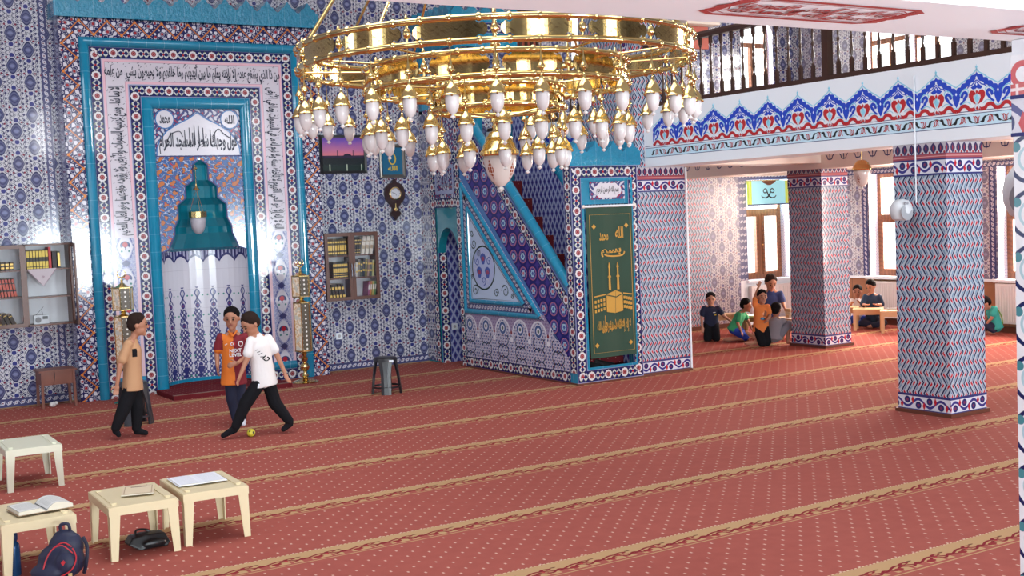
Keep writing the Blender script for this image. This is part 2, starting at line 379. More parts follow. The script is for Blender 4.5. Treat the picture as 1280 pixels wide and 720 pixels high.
# ------------------------------------------------------------------ mesh builder
class MB:
    def __init__(s): s.v = []; s.f = []; s.uv = []; s.m = []
    def poly(s, pts, uvs=None, m=0):
        n = len(s.v); s.v += [tuple(p) for p in pts]; s.f.append(list(range(n, n+len(pts))))
        if uvs is None: uvs = s.auto(pts)
        s.uv.append([tuple(q) for q in uvs]); s.m.append(m)
    def auto(s, pts):
        a = Vector(pts[0]); n = Vector((0, 0, 0))
        for i in range(1, len(pts)-1): n += (Vector(pts[i]) - a).cross(Vector(pts[i+1]) - a)
        x, y, z = abs(n.x), abs(n.y), abs(n.z)
        if z >= x and z >= y: return [(p[0], p[1]) for p in pts]
        if x >= y: return [(p[1], p[2]) for p in pts]
        return [(p[0], p[2]) for p in pts]
    def box(s, x0, x1, y0, y1, z0, z1, m=0, skip=''):
        P = lambda x, y, z: (x, y, z)
        F = {'-x': [(x0, y1, z0), (x0, y0, z0), (x0, y0, z1), (x0, y1, z1)], '+x': [(x1, y0, z0), (x1, y1, z0), (x1, y1, z1), (x1, y0, z1)],
             '-y': [(x0, y0, z0), (x1, y0, z0), (x1, y0, z1), (x0, y0, z1)], '+y': [(x1, y1, z0), (x0, y1, z0), (x0, y1, z1), (x1, y1, z1)],
             '-z': [(x0, y1, z0), (x1, y1, z0), (x1, y0, z0), (x0, y0, z0)], '+z': [(x0, y0, z1), (x1, y0, z1), (x1, y1, z1), (x0, y1, z1)]}
        for k, q in F.items():
            if k not in skip.split(): s.poly(q, None, m)
    def obox(s, M4, sx, sy, sz, m=0):           # box of half sizes through a matrix
        c = [M4 @ Vector((a*sx, b*sy, d*sz)) for a in (-1, 1) for b in (-1, 1) for d in (-1, 1)]
        for q, w, h in (((0, 1, 3, 2), sz, sy), ((4, 6, 7, 5), sy, sz), ((0, 4, 5, 1), sx, sz), ((2, 3, 7, 6), sz, sx), ((0, 2, 6, 4), sy, sx), ((1, 5, 7, 3), sx, sy)):
            s.poly([c[i] for i in q], [(-w, -h), (w, -h), (w, h), (-w, h)], m)
    def bar(s, a, b, w, t, m=0, upv=(0, 0, 1)):   # rectangular bar from a to b
        a, b = Vector(a), Vector(b); d = (b-a); L = d.length; d.normalize(); u = Vector(upv)
        if abs(d.dot(u)) > .95: u = Vector((1, 0, 0))
        x = d.cross(u).normalized(); y = x.cross(d)
        s.obox(Matrix.Translation((a+b)/2) @ Matrix((x, d, y)).transposed().to_4x4(), w/2, L/2, t/2, m)
    def tube(s, pts, r, n=8, m=0, closed=False, caps=True):
        pts = [Vector(p) for p in pts]; N = len(pts); R = r if isinstance(r, (list, tuple)) else [r]*N
        rings = []; prev = None; L = 0
        for i, p in enumerate(pts):
            if closed: t = pts[(i+1) % N] - pts[i-1]
            else: t = pts[min(i+1, N-1)] - pts[max(i-1, 0)]
            t.normalize()
            if prev is None:
                u = Vector((0, 0, 1)) if abs(t.z) < .9 else Vector((1, 0, 0)); x = t.cross(u).normalized()
            else: x = (prev - t*prev.dot(t)).normalized()
            prev = x; y = t.cross(x)
            if i: L += (p - pts[i-1]).length
            rings.append((len(s.v), L)); s.v += [tuple(p + (x*math.cos(2*PI*k/n) + y*math.sin(2*PI*k/n))*R[i]) for k in range(n)]
        for i in range(N if closed else N-1):
            (a, la), (b, lb) = rings[i], rings[(i+1) % N]
            for k in range(n):
                k2 = (k+1) % n; s.f.append([a+k, a+k2, b+k2, b+k])
                s.uv.append([(la, k*.01), (la, k*.01+.01), (lb, k*.01+.01), (lb, k*.01)]); s.m.append(m)
        if not closed and caps:
            for (a, l), rev in ((rings[0], True), (rings[-1], False)):
                f = [a+k for k in range(n)]; f = f[::-1] if rev else f
                s.f.append(f); s.uv.append([(0, 0)]*n); s.m.append(m)
    def lathe(s, prof, c=(0, 0, 0), n=16, m=0, arc=None, mat4=None, sx=1, sy=1, caps=True):
        c = Vector(c); rows = []; A = 2*PI; k0 = 0
        for r, z in prof:
            rows.append(len(s.v))
            for k in range(n):
                p = Vector((r*math.cos(A*k/n)*sx, r*math.sin(A*k/n)*sy, z))
                if mat4: p = mat4 @ p
                s.v.append(tuple(c + p))
        R = max(p[0] for p in prof)
        for i in range(len(rows)-1):
            for k in range(n):
                k2 = (k+1) % n; a, b = rows[i], rows[i+1]
                s.f.append([a+k, a+k2, b+k2, b+k]); z0, z1 = prof[i][1], prof[i+1][1]
                s.uv.append([(R*A*k/n, z0), (R*A*(k+1)/n, z0), (R*A*(k+1)/n, z1), (R*A*k/n, z1)]); s.m.append(m)
        for a, rev in ((rows[0], True), (rows[-1], False)) if caps else ():
            f = [a+k for k in range(n)]; s.f.append(f[::-1] if rev else f); s.uv.append([(0, 0)]*n); s.m.append(m)
    def sphere(s, c, r, n=12, m=0, sc=(1, 1, 1), h=8, mat4=None):
        s.lathe([(max(1e-4, r*math.sin(PI*i/h)), -r*math.cos(PI*i/h)) for i in range(h+1)], c, n, m, sx=sc[0], sy=sc[1], mat4=(mat4 or Matrix.Identity(4)) @ Matrix.Diagonal((1, 1, sc[2], 1)))
    def prism(s, pts2, P, d0, d1, m=0, mside=None):   # polygon (a,b) swept in depth; P(a,b,d)->xyz
        f = [P(a, b, d1) for a, b in pts2]; bk = [P(a, b, d0) for a, b in pts2]
        s.poly(f, [(a, b) for a, b in pts2], m); s.poly(bk[::-1], [(a, b) for a, b in pts2][::-1], m)
        n = len(pts2); L = 0
        for i in range(n):
            j = (i+1) % n; l = math.hypot(pts2[j][0]-pts2[i][0], pts2[j][1]-pts2[i][1])
            s.poly([f[i], bk[i], bk[j], f[j]], [(L, d1), (L, d0), (L+l, d0), (L+l, d1)], m if mside is None else mside); L += l
    def ribbon(s, pts, w, P, d, m=0, closed=False):    # flat painted stroke on a surface P(a,b,d)
        n = len(pts); W = w if isinstance(w, (list, tuple)) else [w]*n; L, R = [], []
        for i, (a, b) in enumerate(pts):
            if closed: p0, p1 = pts[i-1], pts[(i+1) % n]
            else: p0, p1 = pts[max(i-1, 0)], pts[min(i+1, n-1)]
            dx, dy = p1[0]-p0[0], p1[1]-p0[1]; l = math.hypot(dx, dy) or 1; nx, ny = -dy/l*W[i]/2, dx/l*W[i]/2
            L.append(P(a+nx, b+ny, d)); R.append(P(a-nx, b-ny, d))
        for i in range(n if closed else n-1):
            j = (i+1) % n; s.poly([R[i], R[j], L[j], L[i]], [(0, 0)]*4, m)
    def build(s, name, mats, parent=None, smooth=False, loc=None):
        me = bpy.data.meshes.new(name); me.from_pydata(s.v, [], s.f)
        uvl = me.uv_layers.new(name='UVMap'); flat = [c for q in s.uv for p in q for c in p]
        uvl.data.foreach_set('uv', flat)
        for mt in (mats if isinstance(mats, (list, tuple)) else [mats]): me.materials.append(mt)
        me.polygons.foreach_set('material_index', s.m)
        if smooth: me.polygons.foreach_set('use_smooth', [True]*len(s.f))
        me.update(); me.validate()
        if smooth == 'auto':
            me.set_sharp_from_angle(angle=math.radians(38))
        o = bpy.data.objects.new(name, me); COL.objects.link(o)
        if parent: o.parent = parent
        if loc: o.location = loc
        return o
def tag(o, label=None, cat=None, group=None, kind=None):
    if label: o['label'] = label
    if cat: o['category'] = cat
    if group: o['group'] = group
    if kind: o['kind'] = kind
    return o
def thing(name, label, cat, loc=(0, 0, 0), rz=0, group=None):
    o = bpy.data.objects.new(name, None); o.empty_display_size = .1; COL.objects.link(o)
    o.location = loc; o.rotation_euler = (0, 0, rz)
    return tag(o, label, cat, group)
def struct(mb, name, mats, smooth=False): return tag(mb.build(name, mats, None, smooth), kind='structure')
def copy_tree(o, parent=None):
    c = o.copy(); COL.objects.link(c)
    if parent: c.parent = parent
    for ch in list(o.children): copy_tree(ch, c)
    return c
def catmull(pts, k=6, closed=False):
    n = len(pts); out = []
    rng = range(n if closed else n-1)
    for i in rng:
        p = [Vector(pts[j % n]) if closed else Vector(pts[max(0, min(n-1, j))]) for j in (i-1, i, i+1, i+2)]
        for t in range(k):
            t /= k
            q = .5*((2*p[1]) + (p[2]-p[0])*t + (2*p[0]-5*p[1]+4*p[2]-p[3])*t*t + (3*p[1]-p[0]-3*p[2]+p[3])*t**3)
            out.append(tuple(q))
    if not closed: out.append(tuple(pts[-1]))
    return out
# planes to draw on: P(a, b, d), d towards the viewer's side
def face_y(y): return lambda a, b, d=0: (a, y-d, b)          # faces -Y, a = x, b = z
def face_x(x): return lambda a, b, d=0: (x-d, -a, b)         # faces -X, a = -y (rightwards), b = z
def frame_band(mb, P, a0, a1, b0, b1, w, prof, m=0, closed=False):
    # band along left side, top, right side (and bottom when closed); prof: list of (t, depth), t 0 outer .. 1 inner
    def path(o):
        q = [(a0+o, b0 + (o if closed else 0)), (a0+o, b1-o), (a1-o, b1-o), (a1-o, b0 + (o if closed else 0))]
        return q
    segs = [(0, 1), (1, 2), (2, 3)] + ([(3, 0)] if closed else [])
    for j in range(len(prof)-1):
        (t0, d0), (t1, d1) = prof[j], prof[j+1]; A, B = path(t0*w), path(t1*w); C0 = path(.5*w); L = 0
        for i, k in segs:
            ax = 0 if abs(C0[k][0]-C0[i][0]) > 1e-6 else 1; sg = 1 if C0[k][ax] > C0[i][ax] else -1
            uu = lambda q: L + sg*(q[ax]-C0[i][ax])
            va, vb = t0*w - w/2, t1*w - w/2
            mb.poly([P(*A[i], d0), P(*B[i], d1), P(*B[k], d1), P(*A[k], d0)], [(uu(A[i]), va), (uu(B[i]), vb), (uu(B[k]), vb), (uu(A[k]), va)], m)
            L += abs(C0[k][ax]-C0[i][ax])
FLAT = lambda d: [(0, d), (1, d)]
ROUND = lambda d, base=0: [(t/8, base + d*math.sin(PI*t/8)**.7) for t in range(9)]
# straight strip between two points on a plane, with its own (along, across) coordinates
def strip(mb, P, a, b, w, d, m=0, prof=None, cut0=None, cut1=None):
    dx, dy = b[0]-a[0], b[1]-a[1]; L = math.hypot(dx, dy); ux, uy = dx/L, dy/L; nx, ny = -uy, ux
    prof = prof or FLAT(d)
    for (t0, d0), (t1, d1) in zip(prof[:-1], prof[1:]):
        o0, o1 = (t0-.5)*w, (t1-.5)*w
        q = [(a[0]+nx*o0, a[1]+ny*o0), (a[0]+nx*o1, a[1]+ny*o1), (b[0]+nx*o1, b[1]+ny*o1), (b[0]+nx*o0, b[1]+ny*o0)]
        mb.poly([P(*q[0], d0), P(*q[3], d0), P(*q[2], d1), P(*q[1], d1)], [(0, o0), (L, o0), (L, o1), (0, o1)], m)

# ------------------------------------------------------------------ lettering
ARF = {'ا': 0xFE8D, 'أ': 0xFE83, 'إ': 0xFE87, 'آ': 0xFE81, 'ب': 0xFE8F, 'ة': 0xFE93, 'ت': 0xFE95, 'ث': 0xFE99, 'ج': 0xFE9D, 'ح': 0xFEA1, 'خ': 0xFEA5, 'د': 0xFEA9, 'ذ': 0xFEAB,
       'ر': 0xFEAD, 'ز': 0xFEAF, 'س': 0xFEB1, 'ش': 0xFEB5, 'ص': 0xFEB9, 'ض': 0xFEBD, 'ط': 0xFEC1, 'ظ': 0xFEC5, 'ع': 0xFEC9, 'غ': 0xFECD, 'ف': 0xFED1, 'ق': 0xFED5, 'ك': 0xFED9,
       'ل': 0xFEDD, 'م': 0xFEE1, 'ن': 0xFEE5, 'ه': 0xFEE9, 'و': 0xFEED, 'ى': 0xFEEF, 'ي': 0xFEF1, 'ئ': 0xFE89, 'ؤ': 0xFE85}
NOJOIN = set('اأإآدذرزوةىؤ ')
def shape(t):
    out = []; i = 0
    while i < len(t):
        c = t[i]
        if c == ' ' or c not in ARF: out.append(c); i += 1; continue
        prev = i > 0 and t[i-1] in ARF and t[i-1] not in NOJOIN
        if c == 'ل' and i+1 < len(t) and t[i+1] in 'اأإ':
            b = {'ا': 0xFEFB, 'أ': 0xFEF7, 'إ': 0xFEF9}[t[i+1]]; out.append(chr(b + (1 if prev else 0))); i += 2; continue
        nxt = i+1 < len(t) and t[i+1] in ARF and c not in NOJOIN
        k = (3 if prev else 2) if nxt else (1 if prev else 0)
        out.append(chr(ARF[c]+k)); i += 1
    return ''.join(out[::-1])
def text_shape(t, bold=.0):
    cu = bpy.data.curves.new('writing', 'FONT'); cu.body = t; cu.align_x = 'LEFT'; cu.offset = bold; cu.resolution_u = 3
    o = bpy.data.objects.new('writing', cu); COL.objects.link(o)
    bpy.context.view_layer.update()
    me = bpy.data.meshes.new_from_object(o)
    vs = [(v.co.x, v.co.y) for v in me.vertices]; fs = [list(p.vertices) for p in me.polygons]
    bpy.data.objects.remove(o); bpy.data.curves.remove(cu); bpy.data.meshes.remove(me)
    if not vs: return [], []
    x0, x1 = min(v[0] for v in vs), max(v[0] for v in vs); y0, y1 = min(v[1] for v in vs), max(v[1] for v in vs)
    vs = [((x-x0)/(x1-x0) - .5, (y-y0)/(y1-y0) - .5) for x, y in vs]
    return vs, fs
def write(mb, P, t, ca, cb, w, h, d, m=0, rot=0, bold=.02, arabic=True, mirror=False):
    vs, fs = text_shape(shape(t) if arabic else t, bold); n = len(mb.v)
    cr, sr = math.cos(rot), math.sin(rot)
    for x, y in vs:
        x, y = x*w*(-1 if mirror else 1), y*h; mb.v.append(tuple(P(ca + x*cr - y*sr, cb + x*sr + y*cr, d)))
    for f in fs: mb.f.append([n+i for i in f]); mb.uv.append([(0, 0)]*len(f)); mb.m.append(m)

# ================================================================== THE ROOM
def glass_mat():
    m = bpy.data.materials.new('window_glass'); m.use_nodes = True; nt = m.node_tree; nt.nodes.clear()
    o = nt.nodes.new('ShaderNodeOutputMaterial'); t = nt.nodes.new('ShaderNodeBsdfTransparent'); g = nt.nodes.new('ShaderNodeBsdfGlossy'); x = nt.nodes.new('ShaderNodeMixShader')
    g.inputs['Roughness'].default_value = .03; x.inputs[0].default_value = .06
    nt.links.new(t.outputs[0], x.inputs[1]); nt.links.new(g.outputs[0], x.inputs[2]); nt.links.new(x.outputs[0], o.inputs[0]); return m
WGLASS = glass_mat()
T_REV = mat('white_dotted_tile', lambda u, v: mix((226, 228, 240), (96, 108, 190), under(mn(hyp(wrap(u, .05), wrap(v, .05)), hyp(wrap(u, .05, .025), wrap(v, .05, .025))), .006)), rough=.12)
X0, X1, Y0, QY, CZ = -5.9, 15.76, -3.0, 15.5, 7.0
def gridwall(mb, P, a0, a1, b0, b1, holes, th, mf, ca=(), cb=(), rev=4):
    A = sorted({a0, a1, *ca, *[h[0] for h in holes], *[h[1] for h in holes]}); B = sorted({b0, b1, *cb, *[h[2] for h in holes], *[h[3] for h in holes]})
    for i in range(len(A)-1):
        for j in range(len(B)-1):
            a, b = (A[i]+A[i+1])/2, (B[j]+B[j+1])/2
            if not (a0 < a < a1 and b0 < b < b1) or any(h[0] < a < h[1] and h[2] < b < h[3] for h in holes): continue
            q = [(A[i], B[j]), (A[i+1], B[j]), (A[i+1], B[j+1]), (A[i], B[j+1])]
            mb.poly([P(x, y, 0) for x, y in q], q, mf(a, b)); mb.poly([P(x, y, -th) for x, y in q[::-1]], q[::-1], mf(a, b))
    for h in holes:
        for (x, y), (z, w) in (((h[0], h[2]), (h[0], h[3])), ((h[1], h[3]), (h[1], h[2])), ((h[0], h[3]), (h[1], h[3])), ((h[1], h[2]), (h[0], h[2]))):
            L = abs(z-x) + abs(w-y)
            mb.poly([P(x, y, 0), P(z, w, 0), P(z, w, -th), P(x, y, -th)], [(0, 0), (0, L), (th, L), (th, 0)], rev)
m = MB(); m.poly([(X0, Y0, 0), (X1, Y0, 0), (X1, QY+.1, 0), (X0, QY+.1, 0)]); m.box(X0, X1, Y0, QY, -.2, -.01, skip='+z')
struct(m, 'floor', CARPET)
QH = [(4.38, 5.51, .02, 3.2), (14.445, 15.43, .76, 2.46), (10.95, 11.95, 3.9, 5.25), (14.42, 15.15, 4.0, 5.2)]
def qm(a, b):
    if b < 2.75:
        if a > 14.27: return 3 if b > .76 else 5
        if a > 13.61: return 2
        if a > 9.3: return 1
    return 0
m = MB(); gridwall(m, face_y(QY), X0, X1, 0, CZ, QH, .3, qm, ca=(9.3, 13.61, 14.27), cb=(.76, 2.75))
struct(m, 'wall_qibla', [T_MED, T_CHEVW, T_MEDW, mat('small_rosette_tile_aisle', f_small_rosette, rough=.4), T_REV, WHITEP])
RH = [(-14.0, -12.9, .78, 2.47), (-11.56, -10.46, .78, 2.47), (-9.1, -8.0, .78, 2.47), (-14.0, -13.2, 3.8, 4.9), (-13.1, -12.3, 3.8, 4.9), (-11.2, -10.2, 3.8, 4.9), (-9.0, -8.0, 3.8, 4.9)]
m = MB(); gridwall(m, face_x(X1), -QY, -Y0, 0, CZ, RH, .3, lambda a, b: 1 if b < .75 else 0, cb=(.75,))
struct(m, 'wall_right', [T_MEDW, WAINS, T_MEDW, T_SROS, T_REV])
m = MB(); LH = [(y, y+1.4, 1.1, 5.2) for y in (4.3, 8.3, 12.3)]
PL = lambda a, b, d=0: (X0+d, a, b)
gridwall(m, PL, Y0, QY, 0, CZ, LH, .3, lambda a, b: 0); struct(m, 'wall_left', [T_MED, T_MED, T_MED, T_MED, T_REV])
m = MB(); BH = [(x-.9, x+.9, z0, z1) for x in (-1.5, 3.0, 7.5, 12.0) for z0, z1 in ((.6, 2.3), (3.9, 5.3))]  # upper row is added, unseen, for reflections in the chandelier
PB = lambda a, b, d=0: (a, Y0+d, b)
gridwall(m, PB, X0, X1, 0, CZ, BH, .3, lambda a, b: 0); struct(m, 'wall_rear', [T_MED, T_MED, T_MED, T_MED, T_REV])
m = MB(); PC = lambda a, b, d=0: (a, b, CZ-d)
gridwall(m, PC, X0, X1, Y0, QY+.3, [(.6, 6.6, 5.2, 11.2)], .3, lambda a, b: 0, rev=0); struct(m, 'ceiling', [WHITEP])
# wall strips: little rosette border beside the mihrab and along the foot of the wall
m = MB(); P = face_y(QY)
strip(m, P, (3.215, .12), (3.215, 6.9), .09, .004); strip(m, P, (X0, .05), (3.26, .05), .10, .004); strip(m, P, (6.62, .05), (8.24, .05), .10, .004)
struct(m, 'trim_1', T_SROS)
m = MB(); P = face_x(X1)
for y in (14.08, 12.82, 11.64, 10.38, 9.18, 7.92): strip(m, P, (-y, .78), (-y, 2.5), .11, .012)
strip(m, P, (-QY, 2.50), (-2.6, 2.50), .08, .014)
struct(m, 'trim_2', T_SROS)
m = MB(); m.box(X1-.03, X1, 2.6, QY, .75, .785); m.box(14.40, 15.5, QY-.06, QY+.02, .72, .76)
for y0, y1 in ((12.9, 14.0), (10.46, 11.56), (8.0, 9.1)): m.box(X1-.10, X1+.05, y0-.03, y1+.03, .745, .79)
struct(m, 'trim_3', WHITEP)
m = MB(); m.box(13.02, 14.40, QY-.04, QY, 0, .07); m.box(X1-.04, X1, 2.6, QY, 0, .09)
struct(m, 'baseboard_right', SKIRT)
m = MB(); m.box(13.1, 13.66, QY-.06, QY-.002, 4.62, 4.98)
tag(m.build('wall_panel', SALMON), 'salmon red panel high on the gallery wall under a white beam', 'panel')
m = MB(); m.box(13.05, 13.75, QY-.25, QY-.002, 4.99, 5.3); struct(m, 'trim_4', CREAM)
t = thing('louvred_panel', 'dark brown louvred wooden panel high on the wall beside the minbar canopy', 'panel', (10.13, QY, 0))
m = MB(); m.box(-.17, .17, -.05, -.003, 4.55, 5.05); m.build('backing', SALMON, t)
for i in range(4):
    m = MB(); m.box(-.17+.1*i, -.13+.1*i, -.075, -.05, 4.53, 5.07); m.build('slat', DWOOD, t)
m = MB(); m.box(-.19, .19, -.08, -.003, 5.05, 5.10); m.build('rail', DWOOD, t)

# windows -------------------------------------------------------------
def window(n, P, a0, a1, b0, b1, dep, trans, wood, mull=True, thin=False):
    t = bpy.data.objects.new('window_%d' % n, None); COL.objects.link(t); t['kind'] = 'structure'
    def fb(name, x0, x1, y0, y1, d0, d1, mt):
        m = MB(); m.prism([(x0, y0), (x1, y0), (x1, y1), (x0, y1)], P, -d1, -d0); return m.build(name, mt, t)
    w = .035 if thin else .07
    m = MB()
    frame_band(m, P, a0, a1, b0, b1, w, [(0, -dep), (0, -dep+.07), (1, -dep+.07), (1, -dep)], closed=True)
    m.build('window_frame', wood, t)
    fb('transom', a0+w, a1-w, trans-.04, trans+.04, dep-.06, dep, wood)
    if mull:
        c = (a0+a1)/2; mw = .025 if thin else .05; fb('mullion', c-mw, c+mw, b0+w, trans-.04, dep-.07, dep, wood)
        for s0, s1 in () if thin else ((a0+w, c-.05), (c+.05, a1-w)):
            m = MB(); frame_band(m, P, s0, s1, b0+w, trans-.04, .045, [(0, -dep+.02), (0, -dep+.085), (1, -dep+.085), (1, -dep+.02)], closed=True); s_ = m.build('sash', wood, t)
        m = MB(); q = P(c+.03, (b0+trans)/2, -dep+.10); m.sphere(q, .018, 8); m.build('window_handle', GOLD, t)
    fb('window_glass', a0, a1, b0, b1, dep+.0, dep+.008, WGLASS)
OAK = mat('oak_window_wood', f_wood, rough=.35)
window(1, face_y(QY), 14.445, 15.43, .76, 2.46, .28, 1.92, OAK)
for i, h in enumerate(RH[:3]): window(2+i, face_x(X1), h[0], h[1], h[2], h[3], .28, 1.75, OAK)
window(5, face_y(QY), *QH[2], .26, 4.75, OAK, thin=True); window(6, face_y(QY), *QH[3], .2, 4.75, OAK, thin=True)
for i, h in enumerate(RH[3:]): window(7+i, face_x(X1), *h, .2, 4.6, OAK, thin=True)
# arched head of the gallery window
m = MB(); P = face_y(QY); c = (14.42+15.15)/2; r = (15.15-14.42)/2
for s in (-1, 1):
    pts = [(c+s*r, 5.2), (c+s*r, 4.86)] + [(c+s*r*math.cos(PI/2*k/8), 4.86+.34*math.sin(PI/2*k/8)) for k in range(1, 9)]
    m.prism(pts if s > 0 else pts[::-1], P, -.05, .012)
struct(m, 'trim_5', T_REV)
for i, h in enumerate(LH): window(11+i, PL, *h, .25, 3.8, OAK)
for i, h in enumerate(BH): window(14+i, PB, *h, .25, h[2]+1.1, OAK)

# right gallery -------------------------------------------------------
GX = 9.36
m = MB(); m.box(GX+.1, X1, 2.6, QY, 2.80, 3.1, 0); struct(m, 'ceiling_aisle', CREAM)
m = MB(); m.box(GX, GX+.60, 2.6, QY, 2.552, 3.265, 0); struct(m, 'trim_6', [WHITEP])
m = MB(); m.box(12.7, 13.2, 2.6, QY, 2.50, 2.80); struct(m, 'trim_7', CREAM)
m = MB(); m.box(9.96, 15.66, QY-.10, QY, 2.52, 2.80); m.box(X1-.10, X1, 2.6, QY, 2.56, 2.80); struct(m, 'trim_8', CREAM)
for yb in (12.12, 7.42):
    m = MB(); m.box(9.96, 15.7, yb, yb+.5, 2.58, 2.80); struct(m, 'trim_%d' % (9 if yb > 10 else 10), CREAM)
def fleur(m, P, a, b, s):
    m.ribbon([(a, b-.052*s), (a, b+.05*s)], [.006, .02*s], P, .003)
    for k in (-1, 1):
        m.ribbon(catmull([(a, b-.035*s), (a+k*.035*s, b-.03*s), (a+k*.052*s, b+.01*s), (a+k*.075*s, b+.03*s)], 4), .014*s, P, .003)
m = MB(); P = face_x(12.7)
y = 15.2
while y > 7: fleur(m, P, -y, 2.655, 1.0); y -= .25
P = face_y(QY-.10); x = 13.2
while x < 15.6: fleur(m, P, x, 2.66, .9); x += .22
P = face_y(12.12)
for k in range(9): fleur(m, P, 13.4+.25*k, 2.70, .8)
tag(m.build('painted_border', NAVYP), 'row of navy fleur motifs painted along the beams under the gallery', 'painted border')

# fascia frieze
m = MB(); P = face_x(GX)
K = .0011; SX = .2175/152
def motif(ac):
    T = lambda pts, s=1: [(ac + s*x*SX, 2.805 + (355-y)*K) for x, y in pts]
    both = (1, -1)
    CY, BL, RE, PB_, WH, NB = 0, 1, 2, 3, 4, 5
    def scal(p0, p1, n, h):
        out = []
        for i in range(n):
            for j in range(4):
                t = (i+j/4)/n; k = math.sin(PI*j/4)*h; dx, dy = p1[0]-p0[0], p1[1]-p0[1]; l = math.hypot(dx, dy)
                out.append((p0[0]+dx*t + dy/l*k, p0[1]+dy*t - dx/l*k))
        return out + [p1]
    outer = [(0, 50), (-8, 66)] + scal((-14, 72), (-152, 190), 4, -13)
    inner = scal((-152, 244), (-22, 128), 4, 9) + [(0, 96)]
    for s in both:
        m.ribbon(T(catmull([(-152, 158), (-128, 140), (-104, 122), (-76, 102), (-54, 80), (-30, 64), (-10, 44), (0, 26)], 3), s), .011, P, .002, CY)
        q = T(outer + inner, s); m.prism(q if s < 0 else q[::-1], P, .0, .002, BL)
        q = T([(-152, 196), (-140, 206), (-122, 226), (-128, 262), (-138, 296), (-152, 324)], s); m.prism(q, P, 0, .0022, BL)
        m.ribbon(T(catmull([(-124, 232), (-116, 204), (-96, 182), (-76, 178), (-62, 196), (-70, 216), (-90, 214), (-92, 200)], 4), s), .009, P, .0026, CY)
        m.ribbon(T(catmull([(-112, 250), (-104, 218), (-84, 206), (-74, 228), (-86, 252), (-100, 276), (-124, 300)], 4), s), [.028]*19 + [.018]*6, P, .003, BL)
        m.ribbon(T(catmull([(0, 116), (-18, 132), (-34, 152), (-56, 160), (-68, 176)], 3), s), .010, P, .0026, BL)
        q = T([(0, 126), (-22, 158), (-44, 172), (-28, 190), (-8, 186), (0, 176)], s); m.prism(q, P, 0, .003, BL)
        m.ribbon(T(catmull([(-46, 306), (-70, 284), (-96, 290), (-118, 316), (-150, 332)], 4), s), .008, P, .0026, CY)
        q = T([(-6, 226), (-22, 200), (-42, 196), (-58, 220), (-58, 250), (-42, 286), (-16, 306), (-8, 312), (-18, 284), (-28, 258), (-26, 238), (-14, 234)], s); m.prism(q, P, 0, .003, RE)
        m.ribbon(T(catmull([(-152, 354), (-130, 346), (-112, 322), (-92, 316), (-72, 326), (-58, 346), (-34, 352), (-14, 344)], 4), s), .033, P, .003, RE)
        m.ribbon(T([(0, 220), (s*0 - 22, 262), (0, 300), (-16, 330), (-24, 352)], s), .0035, P, .0035, CY)
    for (cx, cy, rx, ry, mi) in ((0, 212, 8, 18, RE), (0, 344, 9, 16, RE), (0, 262, 16, 34, CY), (0, 12, 9, 14, CY), (0, 98, 7, 14, WH), (0, 150, 6, 13, WH), (-152, 214, 6, 14, WH)):
        m.prism(T([(cx, cy-ry), (cx-rx, cy), (cx, cy+ry), (cx+rx, cy)]), P, 0, .0042, mi)
    m.ribbon(T([(0, 60), (0, -8)]), .005, P, .002, CY)
for k in range(-9, 20):
    y = 7.491 + .435*k
    if y > 15.3 or y < 4.0 or 11.60 < y < 13.1: continue
    motif(-y)
for qa, qb in ((-15.48, -12.92), (-11.78, -2.6)):
    m.prism([(qa, 2.665), (qb, 2.665), (qb, 2.775), (qa, 2.775)], P, 0, .0015, 3)
    for b in (2.665, 2.775, 2.797): m.ribbon([(qa, b), (qb, b)], .006, P, .002, 5)
a = -15.4
while a < -3.8:
    if -13.22 < a < -11.77: a += .29; continue
    pts = [(a + .29*t/16, 2.72 + .034*math.sin(2*PI*t/16)) for t in range(17)]
    m.ribbon(pts, .006, P, .003, 6)
    for h, s in ((0, 1), (.145, -1)):
        m.ribbon(catmull([(a+h-.03, 2.72-.025*s), (a+h-.005, 2.72-.02*s), (a+h+.005, 2.72+.01*s), (a+h+.03, 2.72+.028*s)], 3), [.004, .012, .02, .024, .024, .024, .02, .016, .012, .006], P, .0035, 6)
        for dx, sy in ((.055, 1), (.09, -1), (.075, 1)):
            m.ribbon(catmull([(a+h+dx-.018, 2.72-.03*s*sy), (a+h+dx+.002, 2.72-.015*s*sy), (a+h+dx+.004, 2.72+.012*s*sy), (a+h+dx+.018, 2.72+.03*s*sy)], 3), [.004, .008, .010, .010, .008, .008, .008, .006, .005, .003], P, .004, 2)
    a += .29
tag(m.build('painted_frieze', [CYANP, BLUEP, REDP, PALEB, WHITEP, NAVYP, BLACKP]), 'blue, red and cyan lobed frieze painted along the white gallery front', 'frieze')

# balustrade on the gallery
t = thing('wooden_balustrade', 'dark brown turned wooden balustrade along the top of the painted gallery front', 'balustrade', (GX+.06, 9.0, 3.265))
def PBL(): return None
segs = ((2.6, 11.78), (12.92, 15.48))
for y0, y1 in segs:
    m = MB(); m.box(-.05, .05, y0-9, y1-9, 0, .05); m.build('bottom_rail', DWOOD, t)
    m = MB(); m.prism([(-.045, .70), (.045, .70), (.05, .74), (.03, .77), (-.03, .77), (-.05, .74)], lambda a, b, d: (a, d, b), y0-9, y1-9); m.build('handrail', DWOOD, t)
bal = MB(); bal.box(-.017, .017, -.017, .017, .05, .18); bal.box(-.016, .016, -.016, .016, .62, .70)
bal.lathe([(.014, .18), (.018, .195), (.008, .21), (.012, .23), (.018, .27), (.015, .32), (.008, .375), (.017, .395), (.017, .41), (.008, .43), (.012, .46), (.015, .50), (.010, .56), (.007, .59), (.016, .605), (.012, .62)], n=10)
b0 = None; yk = 11.65; k = 0
